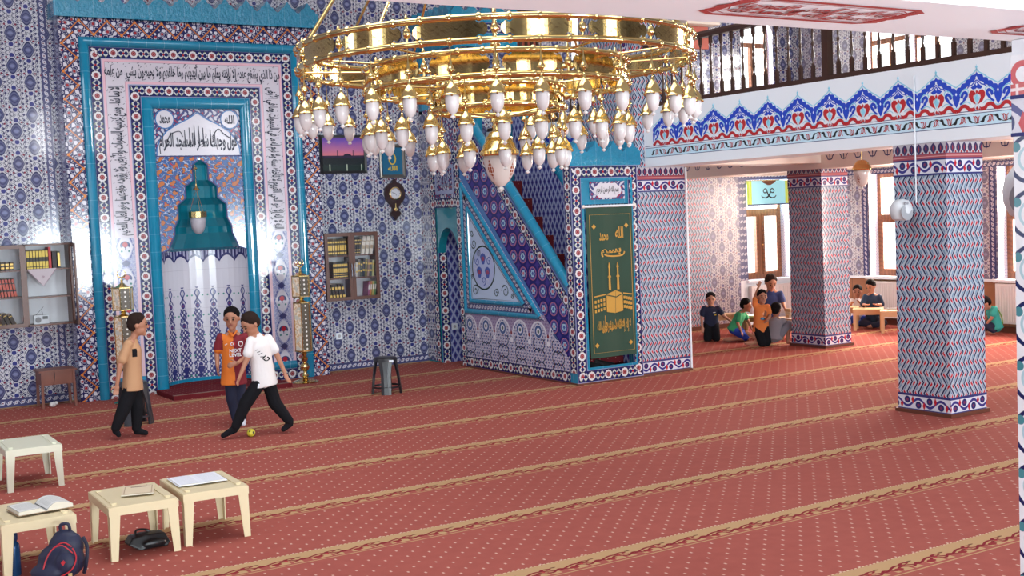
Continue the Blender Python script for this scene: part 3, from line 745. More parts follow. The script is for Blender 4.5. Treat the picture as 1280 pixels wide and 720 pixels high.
while yk > 6.3:
    if b0 is None: b0 = bal.build('baluster', DWOOD, t, smooth=False); o = b0
    else: o = b0.copy(); COL.objects.link(o); o.parent = t
    o.location = (0, yk-9, 0); yk -= .1725; k += 1
yk = 15.3
while yk > 12.95:
    o = b0.copy(); COL.objects.link(o); o.parent = t; o.location = (0, yk-9, 0); yk -= .1725
for y in (8.866-9, ):
    m = MB(); m.box(-.04, .04, y-.04, y+.04, .05, .70); m.build('newel_post', DWOOD, t)

# rear gallery soffit over the camera side with its red cartouches
m = MB(); m.box(X0, X1, 2.12, 2.56, 2.55, 3.3); m.box(X0, X1, Y0, 2.12, 2.78, 3.1); struct(m, 'ceiling_rear', WHITEP)
def cartouche(xc, yc, w, h):
    m = MB(); P = lambda a, b, d=0: (xc+a, yc-b, 2.55-d)
    pts = [(-w/2, 0), (-w/2+.03, h*.22), (-w/2+.01, h*.36), (-w/2+.06, h*.5), (w/2-.06, h*.5), (w/2-.01, h*.36), (w/2-.03, h*.22), (w/2, 0), (w/2-.03, -h*.22), (w/2-.01, -h*.36), (w/2-.06, -h*.5), (-w/2+.06, -h*.5), (-w/2+.01, -h*.36), (-w/2+.03, -h*.22)]
    m.ribbon(pts, .022, P, .002, 0, closed=True)
    m.ribbon([(x*.90, y*.80) for x, y in pts], .005, P, .002, 0, closed=True)
    for s in (-1, 1): m.prism([(s*(w/2-.005), -h*.3), (s*(w/2-.05), -h*.40), (s*(w/2-.035), 0), (s*(w/2-.05), h*.40), (s*(w/2-.005), h*.3), (s*(w/2-.02), 0)], P, 0, .0022)
    write(m, P, 'ولله الاسماء الحسنى فادعوه بها', 0, h*.12, w*.84, h*.46, .003, 0, bold=.06); write(m, P, 'سبحان الله والحمد لله', 0, -h*.18, w*.8, h*.42, .003, 0, bold=.06)
    return m.build('calligraphy_cartouche', mat('dark_red_paint', color=(158, 44, 44), rough=.6))
tag(cartouche(2.435, 2.33, .66, .22), 'dark red calligraphy cartouche on the white soffit, fully in view', 'cartouche')
tag(cartouche(3.60, 2.33, .66, .22), 'dark red calligraphy cartouche on the soffit cut off by the scroll tiled pillar', 'cartouche')

# ================================================================== COLUMNS
def band(m, x0, x1, y0, y1, z0, z1, e, mi, vc=0.0):
    a, b, c, d = x0-e, x1+e, y0-e, y1+e
    for p, q, ua, ub in (((a, d), (a, c), d, c), ((a, c), (b, c), a, b), ((b, c), (b, d), c, d), ((b, d), (a, d), b, a)):
        m.poly([(*p, z0), (*q, z0), (*q, z1), (*p, z1)], [(ua, z0-vc), (ub, z0-vc), (ub, z1-vc), (ua, z1-vc)], mi)
    m.poly([(a, c, z1), (b, c, z1), (b, d, z1), (a, d, z1)], None, mi); m.poly([(a, d, z0), (b, d, z0), (b, c, z0), (a, c, z0)], None, mi)
def column(label, x0, x1, y0, y1, top=2.55, high=None):
    cx, cy = (x0+x1)/2, (y0+y1)/2; t = thing('tiled_column', label, 'column', (cx, cy, 0)); a, b, c, d = x0-cx, x1-cx, y0-cy, y1-cy
    m = MB(); band(m, a, b, c, d, 0, .035, .025, 0); m.build('skirting', SKIRT, t)
    m = MB(); band(m, a, b, c, d, .035, .17, .004, 0, .1025); m.build('base_border', T_WAVE, t)
    m = MB(); band(m, a, b, c, d, .17, .185, .006, 0); m.build('base_line', NAVYP, t)
    m = MB(); band(m, a, b, c, d, .185, 2.25, 0, 0); m.build('shaft', T_CHEV, t)
    m = MB(); band(m, a, b, c, d, 2.25, 2.262, .006, 0); band(m, a, b, c, d, 2.392, 2.402, .006, 0); m.build('border_line', NAVYP, t)
    m = MB(); band(m, a, b, c, d, 2.262, 2.392, .004, 0, 2.327); m.build('top_border', T_WAVE, t)
    m = MB(); band(m, a, b, c, d, 2.402, 2.445, .005, 0, 2.423); m.build('red_band', T_REDB, t)
    m = MB(); band(m, a, b, c, d, 2.445, top, .004, 0, 2.445); m.build('palmette_crest', T_LOT, t)
    if high:
        m = MB(); band(m, a, b, c, d, top, high, 0, 0); m.build('upper_shaft', T_CHEV, t)
        m = MB()
        for aa in (-.94,): strip(m, lambda u, v, dd: (a-dd, -u-cy, v), (-(y0+.13), top), (-(y0+.13), high), .13, .004)
        m.build('upper_border', T_WAVE, t)
    return t
column('tulip tiled pillar in front, carrying the white loudspeaker', 9.36, 9.87, 7.40, 8.00)
column('tulip tiled pillar behind the kneeling boys under the gallery', 12.70, 13.21, 12.12, 12.76, top=2.50)
column('tulip tiled pillar joined to the right side of the minbar and rising past the gallery', 9.22, 9.97, 11.80, 12.90, high=6.98)
m = MB(); m.tube([(9.985, 11.785, .03), (9.985, 11.785, 2.54)], .012, 8); tag(m.build('conduit_pipe', WHITEP), 'thin white conduit running up the corner of the pillar beside the minbar', 'pipe')
t = thing('scroll_tiled_column', 'near pillar at the edge of the frame with white tiles, navy scrolls and red carnations', 'column', (3.85, 2.24, 0))
a, b, c, d = -.30, .30, -.30, .30
m = MB(); band(m, a, b, c, d, 0, 2.235, 0, 0); m.build('shaft', T_SCR, t)
m = MB(); band(m, a, b, c, d, 2.235, 2.247, .005, 0); band(m, a, b, c, d, 2.357, 2.369, .005, 0); m.build('border_line', NAVYP, t)
m = MB(); band(m, a, b, c, d, 2.247, 2.357, .003, 0, 2.302); m.build('flower_band', T_WAVE, t)
m = MB(); band(m, a, b, c, d, 2.369, 2.405, .004, 0, 2.387); m.build('meander_band', T_MEA, t)
m = MB(); band(m, a, b, c, d, 2.405, 2.50, .003, 0, 2.405); m.build('palmette_crest', mat('bright_palmette_tile', lambda u, v: mix(mix((226, 228, 232), (190, 54, 60), under(ab(hyp(wrap(u, .13), v - .03) - .035), .010)), (60, 150, 170), under(hyp(wrap(u, .13, .065), v - .04), .02)), rough=.12), t)
m = MB(); band(m, a, b, c, d, 2.50, 2.548, 0, 0); m.build('neck', WHITEP, t)

# ================================================================== MIHRAB
MY = 15.2; P = face_y(MY); CX = 4.945
mh = thing('mihrab', 'tall turquoise framed mihrab niche with calligraphy bands and stepped blue hood', 'mihrab', (0, 0, 0))
XL, XR, ZT = 3.33, 6.575, 4.60
m = MB()
for x in (XL, XR): m.poly([(x, MY, 0), (x, QY, 0), (x, QY, ZT+.02), (x, MY, ZT+.02)], [(0, 0), (.3, 0), (.3, ZT), (0, ZT)])
m.poly([(XL, MY, ZT), (XR, MY, ZT), (XR, QY, ZT), (XL, QY, ZT)])
m.build('side_reveal', mat('mauve_glaze', lambda u, v: mix((120, 124, 166), (90, 92, 140), noise(7, 3)), rough=.1, coat=.4), mh)
m = MB(); frame_band(m, P, XL, XR, 0, ZT, .225, [(0, 0), (.03, .015), (.05, 0), (.95, 0), (.97, .01), (1, 0)]); m.build('arabesque_border', T_OUT, mh)
a0, a1, z1 = XL+.225, XR-.225, ZT-.225
def step(w):
    global a0, a1, z1
    a0 += w; a1 -= w; z1 -= w
m = MB(); frame_band(m, P, a0, a1, 0, z1, .115, ROUND(.05)); m.build('turquoise_moulding', T_TURQ, mh, smooth='auto'); step(.115)
m = MB(); frame_band(m, P, a0, a1, 0, z1, .135, FLAT(.003)); m.build('rosette_border', T_ROS, mh); step(.135)
IW = a0
m = MB(); P2 = P
frame_band(m, P, a0, a1, 0, z1, .31, FLAT(0)); m.build('inscription_band', T_INS, mh); ia0, ia1, iz = a0, a1, z1; step(.31)
for x in (ia0, ia1-.31):
    m = MB(); strip(m, P, (x+.155, .24), (x+.155, 1.95), .31, .004); m.build('palmette_panel', T_PALM, mh)
    m = MB(); strip(m, P, (x, .07), (x+.31, .07), .14, .006); m.build('foot_rosettes', T_ROS, mh)
    m = MB(); strip(m, P, (x, .19), (x+.31, .19), .10, 0, prof=ROUND(.03)); m.build('foot_moulding', T_TURQ, mh, smooth='auto')
m = MB()
write(m, P, 'من ذا الذي يشفع عنده إلا بإذنه يعلم ما بين أيديهم وما خلفهم ولا يحيطون بشيء من علمه', (ia0+ia1)/2, iz-.155, ia1-ia0-.06, .225, .004, bold=.035)
write(m, P, 'الله لا إله إلا هو الحي القيوم لا تأخذه سنة ولا نوم له ما في السموات وما في الأرض', ia1-.155, (1.97+iz-.30)/2, iz-.32-1.97, .235, .006, rot=-PI/2, bold=.035)
write(m, P, 'إلا بما شاء وسع كرسيه السموات والأرض ولا يؤوده حفظهما وهو العلي العظيم', ia0+.155, (1.97+iz-.30)/2, iz-.32-1.97, .235, .006, rot=PI/2, bold=.035)
rr_ = random.Random(3)
for k in range(120):
    for ca, cb, L_, vert in (((ia0+ia1)/2, iz-.155, ia1-ia0-.12, 0), (ia1-.155, (1.97+iz-.30)/2, iz-.36-1.97, 1), (ia0+.155, (1.97+iz-.30)/2, iz-.36-1.97, 1)):
        if k > 70 and vert: continue
        a = rr_.uniform(-.5, .5)*L_; b = rr_.choice((-1, 1))*rr_.uniform(.055, .112); t_ = rr_.uniform(.3, 1.2); l_ = rr_.uniform(.006, .014)
        q = [(a-l_*math.cos(t_), b-l_*math.sin(t_)), (a+l_*math.cos(t_), b+l_*math.sin(t_))]
        m.ribbon([((cb*0+ca+y if vert else ca+x), (cb+x if vert else cb+y)) for x, y in q], .0055, P, .0065)
m.build('calligraphy', INK, mh)
m = MB(); frame_band(m, P, a0, a1, 0, z1, .145, FLAT(.003)); m.build('inner_rosette_border', T_ROS, mh); step(.145)
m = MB(); frame_band(m, P, a0, a1, 0, z1, a0*0 + (4.40-a0), ROUND(.045)); m.build('inner_turquoise_moulding', T_TURQ, mh, smooth='auto'); step(4.40-a0)
nx0, nx1, nzt = a0, a1, z1; NC = (nx0+nx1)/2; NW = (nx1-nx0)/2
ZB, ZM = 1.745, 2.94
# lunette
m = MB(); m.prism([(nx0, ZM), (nx1, ZM), (nx1, nzt), (nx0, nzt)], P, -.05, -.02); m.build('lunette_ground', T_FARAB, mh)
A = [(-.535, .0), (-.53, .08), (-.49, .19), (-.40, .30), (-.27, .385), (-.12, .455), (0, .535)]
arch = [(NC+x, ZM+.01+z) for x, z in A] + [(NC-x, ZM+.01+z) for x, z in A[-2::-1]]
m = MB(); m.prism(arch, P, -.02, -.014); m.build('lunette_panel', WTILE, mh)
m = MB(); m.ribbon(arch, .016, P, -.011); 
for x in (-.415, .415): m.ribbon([(NC+x+.115*math.cos(2*PI*k/20), nzt-.13+.115*math.sin(2*PI*k/20)) for k in range(20)], .014, P, -.008, closed=True)
m.build('lunette_trim', BTRIM, mh)
for x, w in ((-.415, 'محمد'), (.415, 'الله')):
    m = MB(); m.prism([(NC+x+.11*math.cos(2*PI*k/20), nzt-.13+.11*math.sin(2*PI*k/20)) for k in range(20)], P, -.02, -.010); r_ = m.build('roundel', WTILE, mh)
    m = MB(); write(m, P, w, NC+x, nzt-.13, .13, .11, -.006, bold=.03); m.build('roundel_calligraphy', INK, r_)
m = MB(); write(m, P, 'فول وجهك شطر المسجد الحرام', NC, ZM+.16, 1.0, .27, -.008, bold=.03)
for i, x in enumerate((-.17, -.11, -.045, .01, .065, .16)): m.ribbon([(NC+x, ZM+.14), (NC+x-.004, ZM+.30+.10*(1-abs(i-2.5)/3.5))], [.016, .010], P, -.008)
m.ribbon(catmull([(NC-.42, ZM+.10), (NC-.36, ZM+.26), (NC-.24, ZM+.31), (NC-.20, ZM+.24)], 5), .012, P, -.008); m.ribbon(catmull([(NC+.18, ZM+.24), (NC+.26, ZM+.34), (NC+.33, ZM+.28), (NC+.42, ZM+.22)], 5), .012, P, -.008)
m.build('lunette_calligraphy', INK, mh)
# stepped opening
prof = [(.015, 2.895), (.10, 2.83), (.10, 2.64), (.205, 2.565), (.205, 2.42), (.315, 2.33), (.315, 2.16), (.37, 2.05), (.37, 1.97), (.455, 1.78), (NW-.005, ZB)]
for s in (-1, 1):
    q = [(NC + s*NW, ZB), (NC + s*NW, ZM), (NC, ZM)] + [(NC + s*x, z) for x, z in prof]
    m = MB(); m.prism(q if s > 0 else q[::-1], P, -.05, -.01); m.build('spandrel', T_ARAB, mh)
m = MB()
for s in (-1, 1): m.ribbon([(NC + s*x, z) for x, z in prof], .018, P, -.007)
m.ribbon([(nx0, ZM), (nx1, ZM)], .014, P, -.006); m.build('hood_outline', NAVYP, mh)
NS = 8
def arc(w, z): return [(NC - w*math.cos(PI*k/NS), MY+.01 + w*.76*math.sin(PI*k/NS), z) for k in range(NS+1)]
m = MB(); rows = [arc(w, z) for w, z in prof]
for (w0, z0), (w1, zz1), A_, B_ in zip(prof[:-1], prof[1:], rows[:-1], rows[1:]):
    for k in range(NS): m.poly([A_[k], A_[k+1], B_[k+1], B_[k]], [(k*.2, z0), (k*.2+.2, z0), (k*.2+.2, zz1), (k*.2, zz1)])
m.build('stepped_hood', mat('deep_turquoise_glaze', lambda u, v: mix((10, 104, 124), (20, 126, 146), noise(5, 2)), rough=.10, coat=.4), mh)
m = MB(); NS2 = 20; W = NW
q = [(NC - W*math.cos(PI*k/NS2), MY + .0 + W*.76*math.sin(PI*k/NS2)) for k in range(NS2+1)]; L = 0; Ls = [0]
for k in range(NS2): L += math.hypot(q[k+1][0]-q[k][0], q[k+1][1]-q[k][1]); Ls.append(L)
for k in range(NS2): m.poly([(*q[k], 0.06), (*q[k+1], 0.06), (*q[k+1], ZB), (*q[k], ZB)], [(Ls[k]-L/2, 0.06), (Ls[k+1]-L/2, 0.06), (Ls[k+1]-L/2, ZB), (Ls[k]-L/2, ZB)])
m.build('niche_wall', T_VASE, mh, smooth=True)
m = MB()
for k in range(NS2): m.poly([(*q[k], .02), (*q[k+1], .02), (q[k+1][0]*.99+NC*.01, q[k+1][1]-.01, .10), (q[k][0]*.99+NC*.01, q[k][1]-.01, .10)])
m.build('niche_skirting', T_TURQ, mh)
def crest(m, P, a0, a1, b0, h, per, d0, d1):
    n = max(1, round((a1-a0)/per)); w = (a1-a0)/n; T = [(0, .55), (.10, .60), (.22, .74), (.32, .76), (.40, .88), (.5, 1.0), (.60, .88), (.68, .76), (.78, .74), (.90, .60)]
    top = [(a0 + (i+t)*w, b0 + h*z) for i in range(n) for t, z in T] + [(a1, b0+h*.55)]
    m.prism([(a0, b0), (a1, b0)] + top[::-1], P, d0, d1)
m = MB(); crest(m, P, XL-.05, XR+.05, ZT, .32, .27, -.30, .06); m.build('crest', T_TURQB, mh)
m = MB(); m.prism([(NC-NW, MY), (NC+NW, MY)] + [(NC + NW*math.cos(PI*k/NS2), MY + NW*.76*math.sin(PI*k/NS2)) for k in range(1, NS2)], lambda a, b, d: (a, b, d), .0, .055); m.build('niche_floor', RCARP, mh)
m = MB(); m.box(4.22, 5.72, 14.42, 15.13, 0.0, .055); m.box(4.22, 5.72, 14.42, 14.46, .055, .06, 1)
tag(m.build('carpeted_platform', [RCARP, MDWOOD]), 'low red carpeted platform in front of the mihrab niche', 'platform')

# ================================================================== MINBAR
mb_ = thing('minbar', 'tall tiled minbar pulpit with turquoise handrails and canopy beside the pillar', 'minbar', (0, 0, 0))
SXm, FX1, FY = 8.24, 9.22, 11.78
P = face_x(SXm); PF = face_y(FY)
def clip(poly, f):       # keep f(p) >= 0, poly of (a,b)
    out = []
    for i in range(len(poly)):
        p, q = poly[i], poly[(i+1) % len(poly)]; fp, fq = f(p), f(q)
        if fp >= 0: out.append(p)
        if fp*fq < 0: t = fp/(fp-fq); out.append((p[0]+(q[0]-p[0])*t, p[1]+(q[1]-p[1])*t))
    return out
SL = .985; RZ = lambda y: 1.23 + (y-11.95)*SL     # upper edge of the handrail
TA, TB = -11.95, -14.40
# solid side walls (both) as prisms
for x0, x1, nm, mt in ((SXm, SXm+.10, 'side_wall', BTRIM), (9.12, 9.22, 'far_side_wall', T_HEX)):
    m = MB(); Pq = lambda a, b, d: (d, -a, b)
    m.prism([(-14.40, .0), (-11.93, .0), (-11.93, RZ(11.95)-.06), (-14.40, RZ(14.40)-.06)], Pq, x1, x0); m.build(nm, mt, mb_)
m = MB()
for x in (SXm+.035, 9.17):
    pts = [(x, 11.93, RZ(11.93)-.045), (x, 14.42, RZ(14.42)-.045)]
    m.tube(pts, .062, 12)
m.build('handrail', T_TURQ, mb_, smooth='auto')
dl = math.hypot(1, SL); ux, uy = -1/dl, SL/dl      # direction up the stair in (a,b)
nx_, ny_ = -SL/dl, -1/dl                           # away from the rail, down: (a more negative?) computed below
nx_, ny_ = -uy*1.0, ux*1.0
if ny_ > 0: nx_, ny_ = -nx_, -ny_
def sloped(o0, o1, d, mt, name):
    B0 = (-11.5, RZ(11.5)); B1 = (-15.2, RZ(15.2))
    poly = [(B0[0]+nx_*o0, B0[1]+ny_*o0), (B1[0]+nx_*o0, B1[1]+ny_*o0), (B1[0]+nx_*o1, B1[1]+ny_*o1), (B0[0]+nx_*o1, B0[1]+ny_*o1)]
    poly = clip(poly, lambda p: -11.93-p[0]); poly = clip(poly, lambda p: p[0]+14.40); poly = clip(poly, lambda p: p[1]-.16)
    oc = (o0+o1)/2; uv = [((p[0]-B0[0])*ux+(p[1]-B0[1])*uy, (p[0]-B0[0])*nx_+(p[1]-B0[1])*ny_-oc) for p in poly]
    m = MB(); m.poly([P(a, b, d) for a, b in poly], uv); m.build(name, mt, mb_)
sloped(.10, .245, .006, T_ROS, 'sloping_rosette_border')
sloped(.245, .66, .004, T_STAR, 'interlace_band')
m = MB(); m.poly([P(a, b, .002) for a, b in ((-14.40, .14), (-11.93, .14), (-11.93, .80), (-14.40, .80))], [(a-.0, b-.14) for a, b in ((-14.40, .14), (-11.93, .14), (-11.93, .80), (-14.40, .80))]); m.build('floral_panel', T_FLOR, mb_)
m = MB(); strip(m, P, (-14.5, .085), (-11.93, .085), .13, .006); m.build('foot_rosette_border', T_ROS, mb_)
m = MB(); m.box(SXm-.012, SXm, 11.78, 14.55, 0, .02); m.box(SXm, 9.2, FY-.012, FY, 0, .02); m.build('skirting', SKIRT, mb_)
# triangular panel
TV = [(-14.385, .735), (-12.45, .735), (-14.385, 2.56)]
def inset(T, k):
    (x0, y0), (x1, y1), (x2, y2) = T; h = math.hypot(x1-x2, y1-y2)
    # left leg x=x0, base y=y0, hyp from T1 to T2
    nxh, nyh = (y2-y1)/h, (x1-x2)/h; c = nxh*x1+nyh*y1-k; nl, nb = x0+k, y0+k
    return [(nl, nb), ((c-nyh*nb)/nxh, nb), (nl, (c-nxh*nl)/nyh)]
m = MB(); m.prism(TV, P, 0, .010); m.build('triangle_ground', T_SROS, mb_)
m = MB(); T1, T3 = inset(TV, .035), inset(TV, .175)
for T in (T1, T3):
    for i in range(3): strip(m, P, T[i], T[(i+1) % 3], .07 if T is T1 else .06, .01, prof=ROUND(.026, .010))
m.build('triangle_moulding', T_TURQ, mb_, smooth='auto')
T2 = inset(TV, .105); m = MB()
for i in range(3): strip(m, P, T2[i], T2[(i+1) % 3], .072, .012)
m.build('triangle_border', T_SROS, mb_)
T4 = inset(TV, .20); m = MB(); m.prism(T4, P, 0, .013); tp = m.build('triangle_panel', LBTILE, mb_)
mc, mz, mr = -13.84, 1.36, .285
m = MB(); D = .0145
m.ribbon([(T4[0][0]+.02, T4[0][1]+.015), (T4[1][0]-.05, T4[1][1]+.015), (T4[2][0]+.02, T4[2][1]-.06)], .014, P, D, 0, closed=True)
m.ribbon([(mc+mr*math.cos(2*PI*k/32), mz+mr*math.sin(2*PI*k/32)) for k in range(32)], .022, P, D, 0, closed=True)
def spiral(cx, cy, r, turns, a0, s=1):
    return [(cx + r*(1-t/24*.8)*math.cos(a0+s*turns*2*PI*t/24), cy + r*(1-t/24*.8)*math.sin(a0+s*turns*2*PI*t/24)) for t in range(25)]
for cx, cy, r, a, s in ((T4[0][0]+.12, T4[0][1]+.12, .085, 0, 1), (T4[1][0]-.36, T4[1][1]+.13, .09, PI, -1), (T4[1][0]-.58, T4[1][1]+.10, .06, 0, 1), (T4[1][0]-.19, T4[1][1]+.07, .04, 0, 1), (T4[2][0]+.12, T4[2][1]-.42, .07, PI, 1), (T4[2][0]+.08, T4[2][1]-.28, .045, 0, -1), (T4[2][0]+.24, T4[2][1]-.55, .05, 0, 1), (T4[0][0]+.05, T4[0][1]+.30, .035, 0, 1)):
    m.ribbon(spiral(cx, cy, r, 1.4, a, s), [.012+.012*(t % 6 == 3) for t in range(25)], P, D, 0)
m.prism([(mc+(mr-.02)*math.cos(2*PI*k/32), mz+(mr-.02)*math.sin(2*PI*k/32)) for k in range(32)], P, 0, D, 1)
for k in range(3):
    a = PI/2 + 2*PI*k/3; cx, cy = mc+.12*math.cos(a), mz+.12*math.sin(a)
    m.prism([(cx+.062*math.cos(2*PI*j/16)*(1+.25*math.sin(3*2*PI*j/16)), cy+.075*math.sin(2*PI*j/16)) for j in range(16)], P, 0, D+.001, 2)
    m.prism([(cx+.04*math.cos(2*PI*j/10), cy+.03*math.sin(2*PI*j/10)) for j in range(10)], P, 0, D+.002, 3)
    b = a+PI/3; m.ribbon(spiral(mc+.17*math.cos(b), mz+.17*math.sin(b), .06, 1.2, b, 1), .014, P, D+.002, 2)
    m.ribbon(spiral(mc+.2*math.cos(b+.5), mz+.2*math.sin(b+.5), .045, 1.0, b, -1), .009, P, D+.002, 4)
m.build('medallion_design', [GREENI, mat('pale_tile', color=(178, 190, 226), rough=.14), mat('mid_blue_glaze', color=(78, 96, 168), rough=.14), mat('rose_glaze', color=(150, 78, 110), rough=.14), WTILE], tp)
# stair
m = MB()
for i in range(10): m.box(SXm+.10, 9.12, 12.05+.24*i, 14.4, .25*i, .25*(i+1), skip='-z +y')
m.build('stair', RCARP, mb_)
# portal
m = MB()
strip(m, P, (-11.855, .14), (-11.855, 2.58), .145, .008); m.build('portal_side_border', T_ROS, mb_)
m = MB()
gx0, gx1 = 8.20, 9.22
m.box(gx0+.04, 8.40, FY+.006, 11.93, 0, 2.58); m.box(9.115, gx1, FY+.006, 11.93, 0, 2.58); m.box(8.40, 9.115, FY+.006, 11.93, 2.125, 2.58); m.box(8.40, 9.115, FY+.006, 11.93, 0, .165)
m.build('portal', T_TURQ, mb_)
PFm = PF; m = MB(); frame_band(m, PF, gx0+.03, gx1-.01, .02, 2.58, .145, FLAT(.006), closed=True); m.build('portal_rosette_border', T_ROS, mb_)
m = MB(); frame_band(m, PF, 8.375, 9.13, .165, 2.435, .03, FLAT(.010), closed=True); m.build('portal_edge', T_TURQ, mb_)
m = MB(); m.prism([(8.50, 2.18), (9.01, 2.18), (9.01, 2.39), (8.50, 2.39)], PF, 0, .012); pq = m.build('plaque', T_FARAB, mb_)
m = MB(); ww, hh, cxp, czp = .21, .085, 8.755, 2.285
m.prism([(cxp+ww*x, czp+hh*y) for x, y in ((-1, 0), (-.9, .5), (-.75, .65), (-.6, 1), (.6, 1), (.75, .65), (.9, .5), (1, 0), (.9, -.5), (.75, -.65), (.6, -1), (-.6, -1), (-.75, -.65), (-.9, -.5))], PF, 0, .016); m.build('plaque_cartouche', WTILE, pq)
m = MB(); write(m, PF, 'بسم الله الرحمن الرحيم', cxp, czp, .33, .11, .018, bold=.02); m.build('plaque_calligraphy', BLACKP, pq)
m = MB(); crest(m, PF, gx0-.02, gx1+.02, 2.58, .29, .25, -.18, .05); crest(m, P, -11.95, -11.74, 2.58, .27, .2, -.02, .05); m.build('portal_crest', T_TURQB, mb_)
# tower with archway
TY0, TY1 = 14.40, 15.50
m = MB(); P0 = face_x(SXm)
# wall pieces around the archway (y 14.50-15.09, z to 1.9)
archpts = [(-15.09, 0), (-15.09, 1.45)] + [(-15.09+.295*(1-math.cos(PI/2*k/6)), 1.45+.45*math.sin(PI/2*k/6)) for k in range(1, 7)]
archR = [(-14.50, 0), (-14.50, 1.45)] + [(-14.50-.295*(1-math.cos(PI/2*k/6)), 1.45+.45*math.sin(PI/2*k/6)) for k in range(1, 7)]
m.prism([(-15.5, 0), (-15.09, 0)] + archpts[1:] + [(-14.795, 2.3), (-15.5, 2.3)], P0, -.12, 0)
m.prism([(-14.795, 2.3), (-14.795, 1.9)] + archR[::-1] + [(-14.40, 0), (-14.40, 2.3)], P0, -.12, 0)
m.build('archway_wall', mat('dark_turquoise_glaze', lambda u, v: mix((24, 120, 138), (34, 136, 152), noise(5, 2)), rough=.09, coat=.5), mb_)
m = MB(); m.prism([(-15.5, 2.3), (-14.40, 2.3), (-14.40, 3.55), (-15.5, 3.55)], P0, -.10, 0); m.build('tower_wall', T_FARAB, mb_)
m = MB()
for a in (-15.16, -14.445): strip(m, P0, (a, .02), (a, 3.5), .13 if a < -15 else .10, .012)
strip(m, P0, (-15.10, 2.24), (-14.49, 2.24), .13, .010); strip(m, P0, (-15.10, 2.86), (-14.49, 2.86), .13, .010); m.build('tower_rosette_border', T_ROS, mb_)
m = MB(); strip(m, P0, (-15.36, .02), (-15.36, 3.5), .26, .008); m.build('tower_edge_tile', T_MED, mb_)
m = MB(); frame_band(m, P0, -15.06, -14.53, 2.36, 2.76, .05, FLAT(.014), closed=True); write(m, P0, 'الله', -14.80, 2.56, .25, .2, .016, bold=.03); m.build('tower_plaque', mat('silver_blue_tile', color=(150, 158, 190), rough=.14), mb_)
m = MB(); m.box(SXm+.12, 9.22, 15.09, 15.49, 0, 2.3, 1); m.box(SXm+.12, 9.22, 14.40, 14.50, 0, 2.3, 1); m.box(SXm+.1, 9.22, TY0, TY1-.01, 2.3, 2.4, 1)
m.box(9.12, 9.22, 14.5, 15.09, 0, 2.3, 1); m.build('tower_core', [T_ROS, T_HEX], mb_)
m = MB(); strip(m, face_y(15.09), (SXm+.10, .04), (SXm+.10, 1.95), .0001, .001); m.box(SXm+.002, SXm+.14, 15.075, 15.09, 0, 1.5)
m2 = MB(); 
m2.poly([(SXm+.0, 15.07, 0), (SXm+.14, 15.07, 0), (SXm+.14, 15.07, 1.55), (SXm+.0, 15.07, 1.55)], [(0, -.07), (0, .07), (1.55, .07), (1.55, -.07)]); m2.build('archway_jamb_rosettes', T_ROS, mb_)
for (x, y) in ((8.29, 14.45), (9.17, 14.45), (8.29, 15.42), (9.17, 15.42)):
    m = MB(); m.box(x-.05, x+.05, y-.05, y+.05, 2.4, 4.35); m.build('canopy_post', T_TURQ, mb_)
m = MB(); m.box(8.22, 9.25, TY0-.01, TY1, 4.33, 4.55); m.build('canopy', T_TURQ, mb_)
m = MB()
strip(m, face_x(8.22), (-TY1, 4.59), (-TY0+.01, 4.59), .14, .012); strip(m, face_y(TY0-.01), (8.21, 4.59), (9.26, 4.59), .14, .012); m.build('canopy_rosette_border', T_ROS, mb_)
m = MB(); crest(m, face_x(8.22), -TY1, -TY0+.02, 4.66, .24, .16, -.06, .05); crest(m, face_y(TY0-.01), 8.19, 9.28, 4.66, .24, .21, -.06, .05); m.box(8.24, 9.24, TY0, TY1, 4.5, 4.7); m.build('canopy_crest', T_TURQB, mb_)

# ================================================================== CHANDELIER
ch = thing('chandelier', 'huge three-tiered golden ring chandelier hung with small frosted lamps', 'chandelier', (5.013, 8.114, 0))
A0 = math.atan2(-8.114, -5.013)
def ringpts(r, z, n=96): return [(r*math.cos(A0+2*PI*k/n), r*math.sin(A0+2*PI*k/n), z) for k in range(n)]
def chring(r, z, nb, tr=.022):
    m = MB(); m.tube(ringpts(r, z), tr, 10, closed=True)
    for k in range(nb):
        a = A0 + 2*PI*(k+.5)/nb; c = Vector((r*math.cos(a), r*math.sin(a), z))
        R = Matrix.Rotation(a, 4, 'Z') @ Matrix.Rotation(PI/2, 4, 'X')
        m.lathe([(.022, -.016), (.028, -.010), (.030, 0), (.028, .010), (.022, .016)], c, 10, mat4=R)
    m.build('ring', GOLD, ch, smooth='auto')
def plate(r, ac, half, hz, z):
    m = MB(); N = 18; rows = []
    for side, rr in ((0, r+.003), (1, r-.003)):
        row = []
        for i in range(N+1):
            t = -1+2*i/N; e = (1-abs(t))*half*r   # distance from the end
            h = hz*(1.0 if e > .07 else (.62+.1*math.sin(e*60) if e > .045 else math.sqrt(max(0, 1-((e-.022)/.024)**2))*.8+.02))
            a = ac + t*half; row.append((a, h, t*half*r))
        rows.append((rr, row))
    for rr, row in rows:
        for (a, h, u), (b, g, w) in zip(row[:-1], row[1:]):
            q = [(rr*math.cos(a), rr*math.sin(a), z-h), (rr*math.cos(b), rr*math.sin(b), z-g), (rr*math.cos(b), rr*math.sin(b), z+g), (rr*math.cos(a), rr*math.sin(a), z+h)]
            uv = [(u, -h), (w, -g), (w, g), (u, h)]
            if rr < r: q, uv = q[::-1], uv[::-1]
            m.poly(q, uv)
    m.build('engraved_plate', GOLDP, ch, smooth=True)
